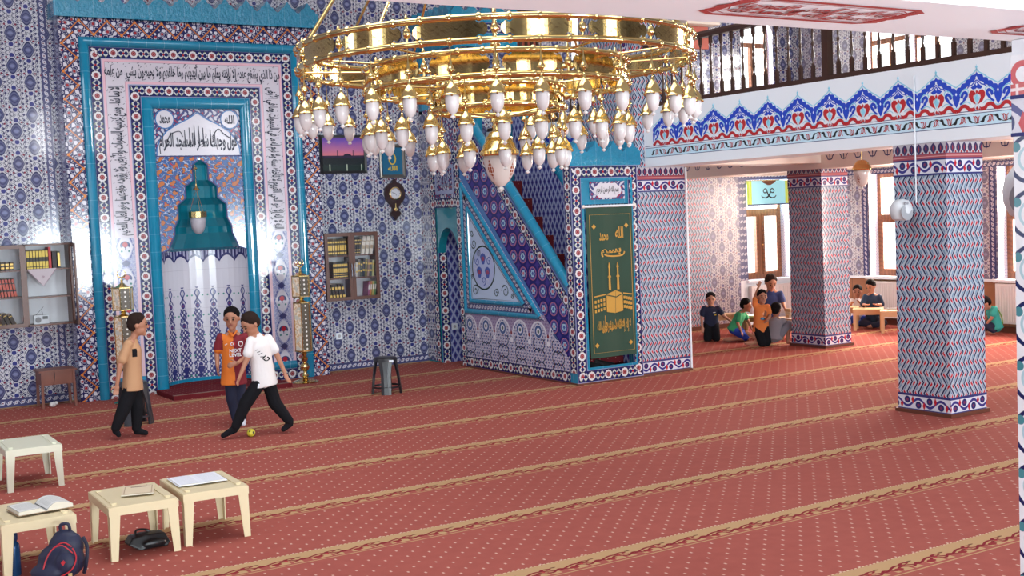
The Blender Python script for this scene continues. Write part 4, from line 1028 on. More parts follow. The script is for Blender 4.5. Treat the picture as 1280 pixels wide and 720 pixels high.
def post(r, a, z0, z1, s=1.0):
    m = MB(); c = (r*math.cos(a), r*math.sin(a), 0); zc = (z0+z1)/2; h = (z1-z0)/2
    m.lathe([(.008*s, z0), (.008*s, zc-.035*s), (.016*s, zc-.03*s), (.024*s, zc-.015*s), (.027*s, zc), (.024*s, zc+.015*s), (.016*s, zc+.03*s), (.008*s, zc+.035*s), (.008*s, z1), (.016*s, z1+.018), (.012*s, z1+.032), (.003, z1+.048)], c, 10)
    m.build('ball_post', GOLD, ch, smooth='auto')
R1, R2, R3 = 1.51, 1.01, .515
for r, zu, zl, nm, nb in ((R1, 3.335, 3.185, 16, 48), (R2, 3.185, 3.015, 12, 36), (R3, 3.02, 2.86, 6, 18)):
    chring(r, zu, nb); chring(r, zl, nb)
    for k in range(nm):
        post(r, A0 + 2*PI*k/nm, zl, zu); half = PI/nm - .045/r
        plate(r, A0 + 2*PI*(k+.5)/nm, half, (zu-zl)/2-.019, (zu+zl)/2)
lampcap = MB()
lampcap.lathe([(.0035, .34), (.0035, .235), (.006, .23), (.009, .21), (.012, .195), (.022, .175), (.028, .165), (.027, .158), (.010, .150), (.004, .14), (.0035, .09)], n=10)
lampcap.lathe([(.004, .110), (.010, .104), (.011, .092), (.018, .080), (.036, .060), (.047, .040), (.053, .022), (.055, .012), (.064, .0), (.054, -.004), (.044, -.002)], n=14)
for k in range(6): lampcap.sphere((.060*math.cos(PI*k/3), .060*math.sin(PI*k/3), -.004), .009, 6, h=4)
sh = MB(); sh.lathe([(.044, .0), (.046, -.015), (.046, -.045), (.043, -.072), (.036, -.096), (.026, -.114), (.014, -.124), (.008, -.128)], n=14)
dr = MB(); dr.lathe([(.004, -.126), (.008, -.130), (.018, -.140), (.016, -.146), (.007, -.152), (.001, -.156)], n=8)
proto = None
def place_lamp(r, a, z, ztop):
    global proto
    if proto is None:
        proto = lampcap.build('lamp', GOLD, ch, smooth='auto'); sh.build('glass_shade', FROST, proto, smooth=True); dr.build('crystal_drop', CRYST, proto); o = proto
    else: o = copy_tree(proto, ch)
    o.location = (r*math.cos(a), r*math.sin(a), z)
for n, r, z in ((32, R1, 2.84), (24, R2, 2.685), (12, R3, 2.527)):
    for k in range(n): place_lamp(r, A0 + 2*PI*(k + (0 if n == 32 else .15))/n, z, 0)
# arms between tiers, stem, hub and the rods
for k in range(12):
    a = A0 + 2*PI*k/12
    C = lambda r, z: (r*math.cos(a), r*math.sin(a), z)
    m = MB(); m.tube([C(R1-.02, 3.20), C(R2+.01, 3.185)], .008, 6); m.build('arm', GOLD, ch, smooth='auto')
    if k % 2 == 0:
        m = MB(); m.tube([C(R2-.02, 3.03), C(R3, 3.02)], .008, 6); m.build('arm', GOLD, ch, smooth='auto')
        m = MB(); m.tube([C(R3, 2.86), C(.05, 2.80)], .008, 6); m.build('arm', GOLD, ch, smooth='auto')
for k in range(12):
    a = A0 + 2*PI*k/12; m = MB(); m.tube([(R1*math.cos(a), R1*math.sin(a), 3.35), (.03*math.cos(a), .03*math.sin(a), 5.5)], .011, 8); m.build('suspension_rod', GOLD, ch, smooth='auto')
m = MB(); m.lathe([(.02, 2.66), (.03, 2.72), (.018, 2.76), (.018, 3.3), (.04, 3.36), (.018, 3.42), (.012, 5.4), (.10, 5.45), (.12, 5.52), (.05, 5.60), (.015, 5.65), (.015, 6.78)], n=14); m.build('central_stem', GOLD, ch, smooth='auto')
m = MB(); m.lathe([(.03, 2.70), (.075, 2.685), (.085, 2.66), (.105, 2.645), (.108, 2.61), (.125, 2.59), (.13, 2.56), (.150, 2.54), (.152, 2.515), (.142, 2.503), (.12, 2.50)], n=24)
g = m.build('globe_lamp', GOLD, ch, smooth='auto')
m = MB(); m.lathe([(.125, 2.51), (.128, 2.47), (.120, 2.42), (.100, 2.36), (.07, 2.31), (.035, 2.275), (.012, 2.265)], n=24); m.build('painted_glass', GLOBE2, g, smooth=True)
m = MB(); m.lathe([(.005, 2.268), (.02, 2.258), (.024, 2.246), (.012, 2.235), (.001, 2.225)], n=10); m.build('crystal_drop', CRYST, g)
m = MB(); m.box(4.94, 5.09, 5.1, 11.3, 6.78, 7.0); struct(m, 'ceiling_beam', WHITEP)

def globe_lamp(name, label, cat, loc, s, z, ceil):
    t = thing(name, label, cat, (loc[0], loc[1], z))
    m = MB(); m.lathe([(.002, .16), (.05, .155), (.08, .14), (.085, .125), (.105, .115), (.11, .09), (.125, .08), (.135, .05), (.148, .035), (.15, .015), (.14, .0)], n=20)
    m.tube([(0, 0, .15), (0, 0, (ceil-z)/s)], .008, 6); m.build('brass_cap', GOLD, t, smooth='auto')
    m = MB(); m.lathe([(.125, .01), (.130, -.04), (.122, -.10), (.10, -.17), (.07, -.22), (.03, -.255), (.01, -.26)], n=20); m.build('painted_glass', GLOBE, t, smooth=True)
    m = MB(); m.lathe([(.004, -.26), (.02, -.27), (.022, -.28), (.008, -.29), (.001, -.30)], n=8); m.build('crystal_drop', CRYST, t)
    t.scale = (s, s, s); return t
globe_lamp('hanging_globe_lamp', 'brass capped painted glass globe lamp hanging under the gallery ceiling', 'lamp', (12.13, 10.88), .82, 2.425, 2.80)
# mihrab lamp
t = thing('niche_lamp', 'small golden lamp with frosted bowl hanging inside the mihrab hood', 'lamp', (4.872, 15.16, 2.17))
m = MB()
for k in range(8):
    a = 2*PI*k/8; m.box(0, 0, 0, 0, 0, 0) if False else None
m.lathe([(.095, .0), (.112, .0), (.112, .07), (.10, .075), (.095, .07)], n=12); m.build('brass_band', GOLD, t)
m = MB(); m.lathe([(.093, .0), (.095, -.05), (.085, -.12), (.06, -.18), (.03, -.205), (.005, -.21)], n=18); m.build('frosted_bowl', mat('dim_frosted_glass', color=(176, 172, 180), rough=.4), t, smooth=True)
m = MB()
for k in range(3): a = 2*PI*k/3+.5; m.tube([(.1*math.cos(a), .1*math.sin(a), .07), (0, 0, .36)], .0025, 5)
m.tube([(0, 0, .40), (0, 0, .66)], .004, 6); m.lathe([(.045, .34), (.035, .36), (.015, .38), (.006, .42)], n=12); m.lathe([(.02, .60), (.03, .61), (.02, .63)], n=10); m.build('hanger', GOLD, t, smooth='auto')

# standing candle lamps -------------------------------------------------
PEARL = mat('mother_of_pearl', f_pearl, rough=.2, coat=.5); CRYS = mat('crystal_panel', f_crystal, rough=.15, coat=.5)
def stand_lamp(label, loc, finial_disc):
    t = thing('standing_lamp', label, 'lamp', (loc[0], loc[1], 0))
    m = MB(); m.lathe([(.16, 0), (.17, .008), (.15, .02), (.10, .035), (.05, .05), (.03, .07), (.05, .09), (.03, .11), (.022, .14), (.05, .17), (.062, .205), (.045, .24), (.022, .26), (.04, .29), (.045, .31), (.025, .34), (.035, .37), (.09, .395), (.12, .405), (.12, .415), (.02, .416)], n=20); m.build('turned_base', GOLD, t, smooth='auto')
    for nm, z0, z1, r in (('lower_lantern', .415, 1.03, .112), ('upper_lantern', 1.11, 1.37, .118)):
        m = MB()
        for k in range(6):
            a = PI/6+PI/3*k + YAW; b = a+PI/3; p = (r*math.cos(a), r*math.sin(a)); q = (r*math.cos(b), r*math.sin(b))
            m.poly([(*p, z0), (*q, z0), (*q, z1), (*p, z1)], [(0, z0), (r, z0), (r, z1), (0, z1)], k % 2)
        ln = m.build(nm, [PEARL, CRYS], t)
        m = MB()
        for k in range(6):
            a = PI/6+PI/3*k + YAW; m.tube([(r*math.cos(a), r*math.sin(a), z0-.01), (r*math.cos(a), r*math.sin(a), z1+.01)], .008, 6)
        for z in (z0, z1): m.lathe([(.02, z-.006), (r+.008, z-.006), (r+.008, z+.006), (.02, z+.006)], n=6, mat4=Matrix.Rotation(PI/6+YAW, 4, 'Z'))
        m.build('lantern_frame', GOLD, ln)
    m = MB(); m.lathe([(.09, 1.03), (.04, 1.05), (.022, 1.065), (.035, 1.08), (.022, 1.09), (.06, 1.10), (.09, 1.11)], n=14); m.build('neck', GOLD, t, smooth='auto')
    m = MB(); m.lathe([(.09, 1.375), (.05, 1.40), (.02, 1.42), (.012, 1.44), (.018, 1.455), (.006, 1.47), (.005, 1.49)], n=14)
    cr = [(.048*math.cos(PI/2+2*PI*k/24)*1, .048*math.sin(PI/2+2*PI*k/24)) for k in range(2, 23)]
    R = Matrix.Rotation(-YAW, 4, 'Z')
    m.tube([R @ Vector((x, 0, 1.537+z)) for x, z in cr], [.003+.007*math.sin(PI*i/20) for i in range(21)], 6)
    if finial_disc: m.sphere((0, 0, 1.537), .026, 8)
    m.build('crescent_finial', GOLD, t, smooth='auto'); return t
stand_lamp('tall gold and pearl standing lamp with crescent top, right of the mihrab niche', (6.02, 14.72), True)
stand_lamp('tall gold and crystal standing lamp partly hidden behind the boy in tan', (3.77, 14.72), False)

# banner ----------------------------------------------------------------
t = thing('hanging_banner', 'dark green cloth banner with gold print hanging in the minbar doorway', 'banner', (8.755, FY-.03, 0))
BP = lambda a, b, d=0: (a, -d, b)
m = MB(); N = 14
for i in range(N):
    x0, x1 = -.335+.67*i/N, -.335+.67*(i+1)/N; f = lambda x: .012*math.sin(x*14)*.5
    for (ya, yb), s in (((f(x0), f(x1)), 1), ((f(x0)+.006, f(x1)+.006), -1)):
        q = [(x0, ya, .30), (x1, yb, .30), (x1, yb, 2.09), (x0, ya, 2.09)]; m.poly(q if s > 0 else q[::-1])
m.build('cloth', GREENB, t, smooth=True)
m = MB(); m.tube([(-.36, 0, 2.10), (.36, 0, 2.10)], .014, 10)
m.build('rod', WHITEP, t)
m = MB(); m.sphere((-.37, 0, 2.10), .022, 8); m.sphere((.37, 0, 2.10), .022, 8); m.build('rod_knobs', CREAM, t)
m = MB(); D = .012
for w_, k in ((.30, 0), ): m.ribbon([(-.30, .36), (.30, .36), (.30, 2.0), (-.30, 2.0)], .007, BP, D, closed=True)
write(m, BP, 'الله', .13, 1.78, .12, .14, D, bold=.02); write(m, BP, 'محمد', -.10, 1.74, .13, .10, D, bold=.02)
m.ribbon(catmull([(.20, 1.55), (.17, 1.51), (.05, 1.50), (-.06, 1.51), (-.10, 1.53)], 4), .018, BP, D); write(m, BP, 'بسم', .0, 1.545, .30, .10, D, bold=.03)
for cx in (-.035, .09):
    m.prism([(cx-.016, 1.10), (cx+.016, 1.10), (cx+.012, 1.25), (cx-.012, 1.25)], BP, .006, D); m.prism([(cx-.024, 1.25), (cx+.024, 1.25), (cx+.02, 1.27), (cx-.02, 1.27)], BP, .006, D)
    m.prism([(cx-.010, 1.27), (cx+.010, 1.27), (cx+.009, 1.36), (cx+.014, 1.37), (cx, 1.43), (cx-.014, 1.37), (cx-.009, 1.36)], BP, .006, D)
m.prism([(-.09, .84), (.03, .82), (.15, .84), (.15, 1.05), (.05, 1.09), (-.09, 1.05)], BP, .006, D)
for s, xs in ((-1, (-.27, -.10)), (1, (.16, .29))):
    for r_ in range(3):
        for c_ in range(4):
            x = xs[0]+(xs[1]-xs[0])*c_/4; sk = .03*(1 if s < 0 else -1)*(c_/4) - (.03 if s < 0 else 0)
            m.prism([(x+.004, .87+.055*r_+sk), (x+.03, .87+.055*r_+sk), (x+.03, .905+.055*r_+sk), (x+.004, .905+.055*r_+sk)], BP, .006, D)
    m.ribbon([(xs[0], 1.05-.02*(s < 0)), (xs[1], 1.05-.02*(s > 0))], .014, BP, D)
write(m, BP, 'لا إله إلا الله محمد رسول الله', .01, .66, .50, .16, D, bold=.02); write(m, BP, 'محمد رسول', .0, .70, .32, .20, D, bold=.01)
for x, z in ((-.24, 1.86), (.24, 1.86), (-.25, .45), (.25, .45)): m.prism([(x-.03, z), (x, z-.03), (x+.03, z), (x, z+.03)], BP, .006, D)
m.build('gold_print', GOLDPRINT, t)
m = MB(); m.ribbon([(-.10, 1.045), (.05, 1.01), (.15, 1.045)], .012, BP, .014); m.ribbon([(.035, .825), (.045, 1.08)], .004, BP, .014); m.build('dark_print', GREENB, t)
def shoe(name, label, loc, rz, mt, L=.26):
    t = MB(); pts = [(0, 0), (.35, .1)]
    rows = [(0, .03, .06), (.12, .036, .085), (.35, .034, .07), (.6, .042, .05), (.85, .04, .04), (1, .02, .02)]
    rings = []
    for u, w, h in rows:
        rings.append(len(t.v)); t.v += [(u*L-L/2, w*math.cos(PI*k/5), h*math.sin(PI*k/5)+.002) for k in range(6)]
    for a, b in zip(rings[:-1], rings[1:]):
        for k in range(5): t.f.append([a+k, b+k, b+k+1, a+k+1]); t.uv.append([(0, 0)]*4); t.m.append(0)
        t.f.append([a+5, b+5, b, a]); t.uv.append([(0, 0)]*4); t.m.append(0)
    for a, r in ((rings[0], 0), (rings[-1], 1)):
        f = [a+k for k in range(6)]; t.f.append(f[::-1] if r else f); t.uv.append([(0, 0)]*6); t.m.append(0)
    o = t.build(name, mt, None, smooth='auto'); o.location = loc; o.rotation_euler = (0, 0, rz); return o
BLKR = mat('black_leather', color=(24, 22, 24), rough=.4)
tag(shoe('shoe', '', (8.60, 11.97, .165), -.9, BLKR), 'black shoe lying under the green banner, nearer the left post', 'shoe', 'shoes inside the minbar doorway')
tag(shoe('shoe', '', (8.78, 11.99, .165), -.6, BLKR), 'black shoe lying under the green banner, further from the left post', 'shoe', 'shoes inside the minbar doorway')
m = MB(); m.box(8.401, 9.114, 11.80, 12.05, .0, .164); tag(m.build('doorway_carpet', RCARP), 'dark red carpet on the floor of the minbar doorway', 'carpet')

# books & shelves -------------------------------------------------------
PAGE = mat('book_pages', color=(214, 206, 190), rough=.8)
def bmat(c): return mat('book_cover_%d_%d_%d' % c, color=c, rough=.5)
GOLDB = mat('gilt_lettering', color=(206, 170, 84), rough=.35, metal=.3)
BOOKM = {}
def book(w, h, d, cover, band, n):           # upright, spine towards -Y, base centre at origin
    key = (w, h, d, cover, band, n)
    if key in BOOKM: return BOOKM[key].copy()
    m = MB(); m.box(-w/2, w/2, 0, d, 0, h, 0, skip=''); m.box(-w/2+.002, w/2-.002, .004, d+.001, h-.003, h+.0005, 1)
    e = .0012
    for z0, z1 in n: m.box(-w/2*.92, w/2*.92, -e, 0, z0*h, z1*h, 2)
    o = m.build('book', [bmat(cover), PAGE, bmat(band) if isinstance(band, tuple) else GOLDB]); BOOKM[key] = o; return o
usedb = set()
def put_book(x, y, z, w, h, d, cover, band, n, label, group, lean=0):
    o = book(w, h, d, cover, band, tuple(n))
    if o.name not in COL.objects: COL.objects.link(o)
    o.location = (x, y, z); o.rotation_euler = (0, lean, 0); return tag(o, label, 'book', group)
def bookcase(name, label, x0, x1, z0, z1, yf, doors, shelves, openx=None):
    t = thing(name, label, 'bookcase', ((x0+x1)/2, QY, z0)); cx = (x0+x1)/2; a, b, H_ = x0-cx, x1-cx, z1-z0; dy = yf-QY
    m = MB(); m.box(a, b, -.018, -.007, 0, H_, 1)
    m.box(a, a+.02, dy, -.01, 0, H_); m.box(b-.02, b, dy, -.01, 0, H_); m.box(a, b, dy, -.01, 0, .02); m.box(a, b, dy, -.01, H_-.02, H_); m.build('carcass', [MDW2, GREYB], t)
    for s0, s1, z in shelves: m = MB(); m.box(s0-cx, s1-cx, dy+.02, -.01, z-z0-.018, z-z0); m.build('shelf', MDW2, t)
    for d0, d1, hs in doors:
        m = MB(); PD = lambda p, q, d: (p, dy-d, q)
        frame_band(m, PD, d0-cx, d1-cx, 0, H_, .045, [(0, 0), (0, .02), (1, .02), (1, 0)], closed=True); dr_ = m.build('door', MDW2, t)
        m = MB(); m.box(d0-cx+.045, d1-cx-.045, dy-.012, dy-.008, .045, H_-.045); m.build('door_glass', WGLASS, dr_)
        if hs: hx = (d1-cx-.02) if hs > 0 else (d0-cx+.02); m = MB(); m.tube([(hx, dy-.02, H_*.33), (hx, dy-.045, H_*.35), (hx, dy-.045, H_*.53), (hx, dy-.02, H_*.55)], .006, 6); m.build('door_handle', mat('steel', color=(190, 190, 195), rough=.2, metal=1.0), dr_)
    return t
MDW2 = mat('reddish_brown_laminate', color=(92, 52, 38), rough=.35, vary=.1); GREYB = mat('white_laminate', color=(206, 208, 214), rough=.5)
yf = 15.25
bc2 = bookcase('wall_bookcase', 'brown wall bookcase with two glass doors, between the mihrab and the clock', 6.60, 7.39, .975, 1.888, yf, ((6.60, 6.99, 1), (6.992, 7.39, -1)), ((6.62, 7.37, 1.28), (6.62, 7.37, 1.585)))
m = MB(); cxx = 7.1125; m.box(-.012, .012, -.24, -.02, .02, .90); m.build('divider', MDW2, bc2)
GB = ((.10, .14), (.24, .30), (.60, .66), (.80, .86))
ys = 15.29
for i in range(9): put_book(6.645+.035*i, ys, 1.586, .030, .225, .17, (88, 76, 52), 'g', ((.1, .2), (.3, .62), (.75, .85)), 'olive and gilt volume at the mihrab end of the glass bookcase top shelf', 'olive volumes on the top shelf of the glass bookcase', .02)
for i in range(4): put_book(7.030+.032*i, ys, 1.586, .026, .235, .17, (36, 34, 34), 'g', GB, 'black and gilt volume leaning beside the cream books in the glass bookcase', 'black leaning volumes on the top shelf of the glass bookcase', .14)
for i, nm in enumerate(('touching the black volumes', 'in the middle of the three', 'at the outer end')): put_book(7.178+.062*i, ys, 1.586, .046, .25, .18, (214, 206, 192), (170, 150, 120), ((.3, .5), (.7, .75)), 'thick cream book in the glass bookcase, ' + nm, 'thick cream books in the glass bookcase', .17)
m = MB()
for i in range(7): put_book(6.745+.031*i, ys, 1.281, .029, .215, .17, (26, 24, 24), 'g', ((.06, .12), (.2, .25), (.34, .6), (.72, .88)), 'black volume with gilt panels on the middle shelf of the glass bookcase', 'black gilt set on the middle shelf of the glass bookcase')
for i, (c, hgt, nm) in enumerate((((44, 38, 34), .23, 'black'), ((206, 200, 190), .20, 'off-white'), ((120, 112, 104), .24, 'grey'), ((54, 68, 52), .22, 'dark green'), ((30, 32, 44), .25, 'midnight blue'), ((112, 104, 56), .24, 'olive'), ((140, 112, 100), .23, 'pinkish brown'), ((70, 74, 78), .23, 'slate'), ((170, 168, 110), .22, 'pale green'))):
    put_book(7.030+.036*i, ys, 1.281, .030, hgt, .17, c, 'g', ((.3, .4), (.7, .8)), nm + ' spined book leaning on the middle shelf behind the right glass door', 'mixed books on the middle shelf of the glass bookcase', .10)
for i in range(6): put_book(6.642+.048*i, ys, .991, .036, .215, .17, (30, 26, 26), 'g', ((.14, .3), (.64, .8)), 'black leaning volume with gilt labels on the bottom shelf of the glass bookcase', 'black leaning volumes on the bottom shelf of the glass bookcase', -.16)
for i, (c, nm) in enumerate((((150, 70, 110), 'pink'), ((186, 110, 56), 'orange'), ((176, 164, 70), 'mustard'), ((84, 120, 62), 'green'))):
    put_book(7.235+.032*i, ys, .991, .020, .22, .17, c, (220, 214, 200), ((.5, .8),), nm + ' slim book leaning on the bottom shelf of the glass bookcase', 'slim coloured books in the glass bookcase', .12)

bl = bookcase('wall_bookcase', 'brown wall bookcase cut by the frame edge, one side open with a radio', 1.89, 3.325, .955, 1.925, yf, ((1.89, 2.34, 1), (2.342, 2.79, 0)), ((1.91, 2.80, 1.63), (1.91, 2.80, 1.315), (2.81, 3.31, 1.63), (2.81, 3.31, 1.30)))
BC = (1.89+3.325)/2; m = MB(); m.box(2.785-BC, 2.815-BC, yf-QY, -.02, 0, .97); m.build('divider', MDW2, bl)
m = MB(); PD = lambda p, q, d: (3.305-BC+d, yf-QY-.01-p, q)
frame_band(m, PD, 0, .26, 0, .97, .045, [(0, 0), (0, .02), (1, .02), (1, 0)], closed=True); dr_ = m.build('open_door', MDW2, bl)
m = MB(); m.box(3.313-BC, 3.316-BC, yf-QY-.225, yf-QY-.055, .045, .925); m.build('door_glass', WGLASS, dr_)
for i in range(7): put_book(2.845+.0355*i, ys, 1.631, .031, .225, .17, (34, 30, 22), (206, 180, 74), ((.02, .10), (.14, .40), (.62, .95)), 'black and gold volume in the row beside the thin red book', 'gold set on the top shelf of the open bookcase')
for o in [o for o in COL.objects if o.get('group') == 'gold set on the top shelf of the open bookcase'][:0]: pass
put_book(3.090, ys-.02, 1.631, .028, .255, .17, (172, 36, 44), (172, 36, 44), ((.1, .2),), 'thin bright red book at the end of the gold set in the open bookcase', None)
put_book(3.145, ys, 1.631, .050, .20, .17, (34, 16, 22), (34, 16, 22), ((.1, .2),), 'dark maroon box file standing right of the thin red book', None)
put_book(3.195, ys, 1.631, .028, .20, .17, (60, 54, 50), 'g', ((.1, .9),), 'narrow brown book beside the dark maroon box file', None)
for i in range(5): put_book(2.370+.035*i, ys, 1.631, .031, .22, .17, (100, 60, 40), 'g', ((.1, .25), (.6, .8)), 'brown and gold volume behind the glass on the cut bookcase top shelf', 'brown volumes behind the glass of the cut bookcase')
for i in range(3): put_book(2.560+.05*i, ys, 1.631, .04, .10, .14, (52, 44, 36), 'g', ((.2, .4), (.6, .8)), 'short dark book with gilt lines behind the reflection in the cut bookcase', 'short dark books behind the glass of the cut bookcase')
for i in range(9): put_book(2.400+.036*i, ys, 1.316, .029, .225, .17, (34, 26, 26), (190, 84, 66), ((.04, .3), (.4, .7), (.76, .94)), 'black and salmon volume leaning on the middle shelf of the cut bookcase', 'black and salmon set in the cut bookcase', -.14)
for i in range(5): put_book(2.440+.055*i, ys, .976, .042, .20-.012*i, .17, (28, 24, 22), 'g', ((.1, .14), (.8, .84)), 'black book leaning in the bottom corner of the cut bookcase', 'black books on the bottom shelf of the cut bookcase', -.42)
m = MB(); N = 8
BPd = face_y(yf+.012)
m.prism([(2.820, 1.632), (3.155, 1.632), (2.995, 1.425)], BPd, 0, .004, 0); m.ribbon([(2.820, 1.632), (2.995, 1.425), (3.155, 1.632)], .006, BPd, .005, 1); m.ribbon(spiral(2.995, 1.53, .018, 1.5, 0), .005, BPd, .006, 1)
tag(m.build('lace_doily', [mat('pinkish_linen', color=(186, 176, 182), rough=.9), mat('mauve_thread', color=(140, 110, 124), rough=.9)]), 'pale triangular lace doily hanging over the shelf edge of the open bookcase', 'doily')
t = thing('radio', 'small silver radio with raised aerial on the bottom of the open bookcase', 'radio', (2.96, 15.33, .976))
m = MB(); m.box(-.085, .085, -.03, .03, 0, .105); m.build('body', mat('silver_plastic', color=(176, 180, 186), rough=.35), t)
m = MB(); m.lathe([(.034, 0), (.034, .006), (.02, .008)], (-.04, -.03, .05), 16, mat4=Matrix.Rotation(PI/2, 4, 'X')); m.build('speaker_grille', mat('grey_mesh', color=(110, 112, 116), rough=.5), t)
m = MB(); m.box(.01, .07, -.033, -.03, .055, .09); m.build('dial', mat('dark_plastic', color=(40, 42, 46), rough=.3), t)
m = MB(); m.tube([(-.06, 0, .105), (.03, -.01, .20)], .0025, 6); m.tube([(.02, 0, .105), (.01, 0, .15)], .004, 6); m.build('aerial', mat('dark_plastic'), t)

# desk, bag, sockets, clock, pictures ------------------------------------
t = thing('small_desk', 'small reddish brown wooden desk under the open bookcase', 'desk', (3.04, 15.14, 0))
RW = mat('reddish_wood', color=(118, 62, 44), rough=.45, vary=.12)
m = MB(); m.box(-.215, .215, -.17, .17, .425, .445); m.build('desk_top', RW, t)
m = MB(); m.box(-.19, .19, -.15, -.13, .27, .425); m.box(-.19, .19, .13, .15, .27, .425); m.box(-.19, -.17, -.13, .13, .27, .425); m.box(.17, .19, -.13, .13, .27, .425); m.build('apron', RW, t)
for x in (-.185, .185):
    for y in (-.14, .14): m = MB(); m.bar((x, y, 0), (x*.95, y, .43), .03, .03); m.build('leg', RW, t)
m = MB(); m.tube(catmull([(-.05, -.17, .43), (-.04, -.18, .38), (-.055, -.175, .30), (-.05, -.17, .22)], 4), .003, 6); m.build('cable', mat('dark_plastic'), t)

def remesh(m, name, mats, parent=None, vox=.01, it=3, split=None):
    o = m.build(name, mats, None)
    md = o.modifiers.new('r', 'REMESH'); md.mode = 'VOXEL'; md.voxel_size = vox; md.adaptivity = 0
    s = o.modifiers.new('s', 'SMOOTH'); s.factor = .5; s.iterations = it
    dg = bpy.context.evaluated_depsgraph_get(); me = bpy.data.meshes.new_from_object(o.evaluated_get(dg), depsgraph=dg)
    old = o.data; o.modifiers.clear(); o.data = me; bpy.data.meshes.remove(old); me.name = name
    me.materials.clear()
    for x in (mats if isinstance(mats, (list, tuple)) else [mats]): me.materials.append(x)
    me.polygons.foreach_set('use_smooth', [True]*len(me.polygons))
    if split:
        for p in me.polygons: p.material_index = split(p.center)
    else: me.polygons.foreach_set('material_index', [0]*len(me.polygons))
    if parent: o.parent = parent
    me.update(); return o
m = MB()
for i in range(7): m.sphere((random.uniform(-.03, .03), random.uniform(-.02, .02), .03+random.uniform(0, .025)), random.uniform(.02, .032), 8)
o = remesh(m, 'crumpled_bag', mat('white_plastic', color=(214, 210, 208), rough=.4), None, .006, 1); o.location = (2.99, 15.10, -.008); tag(o, 'small crumpled white bag on the carpet under the little brown desk', 'bag')
for (P_, a, b, lab) in ((face_y(QY), 6.86, .475, 'white wall socket low on the tiles beside the mihrab'), (face_y(15.07), 8.44, .50, 'white wall socket inside the archway under the pulpit')):
    m = MB(); m.prism([(a-.045, b-.045), (a+.045, b-.045), (a+.045, b+.045), (a-.045, b+.045)], P_, .002, .014, 0)
    m.prism([(a+.022*math.cos(2*PI*k/16), b+.022*math.sin(2*PI*k/16)) for k in range(16)], P_, .0141, .0155, 1); tag(m.build('wall_socket', [WHITEP, mat('socket_grey', color=(170, 170, 172), rough=.4)]), lab, 'socket')
t = thing('wall_clock', 'dark carved wooden wall clock with white dial and pendulum', 'clock', (7.80, QY, 2.405))
DC = mat('dark_mahogany', color=(46, 22, 24), rough=.3)
m = MB(); PW = lambda a, b, d: (a, -d, b)
S_ = 1.22
bodyp = [(-.13, 0), (-.115, .07), (-.07, .115), (-.03, .125), (-.02, .155), (0, .17)]
bodyp2 = [(-.13, 0), (-.115, -.07), (-.075, -.115), (-.045, -.145), (-.04, -.19), (-.07, -.225), (-.05, -.26), (-.025, -.27), (0, -.31)]
full = bodyp2[::-1] + bodyp[1:] ; full = full + [(-x, y) for x, y in full[-2:0:-1]]
m.prism([(x*S_, y*S_) for x, y in full], PW, .001, .045); m.build('case', DC, t)
m = MB(); m.lathe([(.075, 0), (.092, .0), (.092, .012), (.080, .016), (.075, .012)], (0, -.045, 0), 28, caps=False, mat4=Matrix.Rotation(PI/2, 4, 'X')); m.build('bezel', GOLD, t, smooth='auto')
m = MB(); m.lathe([(.001, .0), (.082, .0), (.082, .004), (.001, .004)], (0, -.046, 0), 28, mat4=Matrix.Rotation(PI/2, 4, 'X')); m.build('dial', mat('clock_dial', color=(206, 208, 216), rough=.3), t)
m = MB()
for k in range(12): a = 2*PI*k/12; m.ribbon([(.062*math.sin(a), .062*math.cos(a)), (.074*math.sin(a), .074*math.cos(a))], .006, PW, .052)
m.ribbon([(0, 0), (-.045, .012)], .007, PW, .053); m.ribbon([(0, 0), (-.055, .02)], .004, PW, .0535); m.ribbon([(0, 0), (.018, -.03)], .006, PW, .053); m.build('hands_and_marks', INK, t)
m = MB(); m.tube([(0, -.05, -.14), (0, -.05, -.20)], .006, 6); m.lathe([(.016, -.004), (.026, 0), (.016, .004)], (0, -.052, -.225), 14, mat4=Matrix.Rotation(PI/2, 4, 'X')); m.build('pendulum', GOLD, t)

def f_sunset(u, v):      # u 0..1, v 0..1
    n = noise(5, 3)
    c = mix((214, 122, 130), (112, 82, 170), over(v + n*.25, .80, .5)); c = mix((206, 112, 120), c, over(v, .45, .3))
    sky = c
    dome = mn(hyp((u - .60)*1.0, (v - .44)*1.3), 9.0)
    c = mix(sky, (30, 24, 46), under(dome, .10)); c = mix(c, (44, 30, 56), under(mn(ab(u - .36), ab(u - .74)), .008)*under(v, .62))
    c = mix(c, (40, 30, 56), under(v, .46)); c = mix(c, (16, 22, 24), under(v + n*.05, .42)); c = mix(c, (24, 40, 34), under(v, .20, .1))
    return mix(c, (190, 206, 180), under(mn(mn(ab(u - .17), ab(u - .58)), ab(u - .93)), .012)*under(v, .20)*.8)
t = thing('framed_photograph', 'black framed photograph of a mosque skyline at purple sunset', 'picture', (7.05, QY, 2.962))
m = MB(); frame_band(m, PW, -.345, .345, -.262, .262, .035, [(0, 0), (0, .035), (1, .03), (1, .012)], closed=True); m.build('picture_frame', mat('black_frame', color=(20, 18, 20), rough=.3), t)
m = MB(); m.poly([(-.311, -.014, -.228), (.311, -.014, -.228), (.311, -.014, .228), (-.311, -.014, .228)], [(0, 0), (1, 0), (1, 1), (0, 1)]); m.build('photograph', mat('sunset_print', f_sunset, rough=.15), t)
t = thing('framed_calligraphy', 'small silver framed turquoise picture with a yellow emblem above the clock', 'picture', (7.795, QY, 2.86))
m = MB(); frame_band(m, PW, -.20, .20, -.235, .235, .045, [(0, 0), (0, .03), (.5, .035), (1, .015)], closed=True); m.build('picture_frame', mat('silver_frame', color=(120, 116, 110), rough=.3, metal=.6), t)
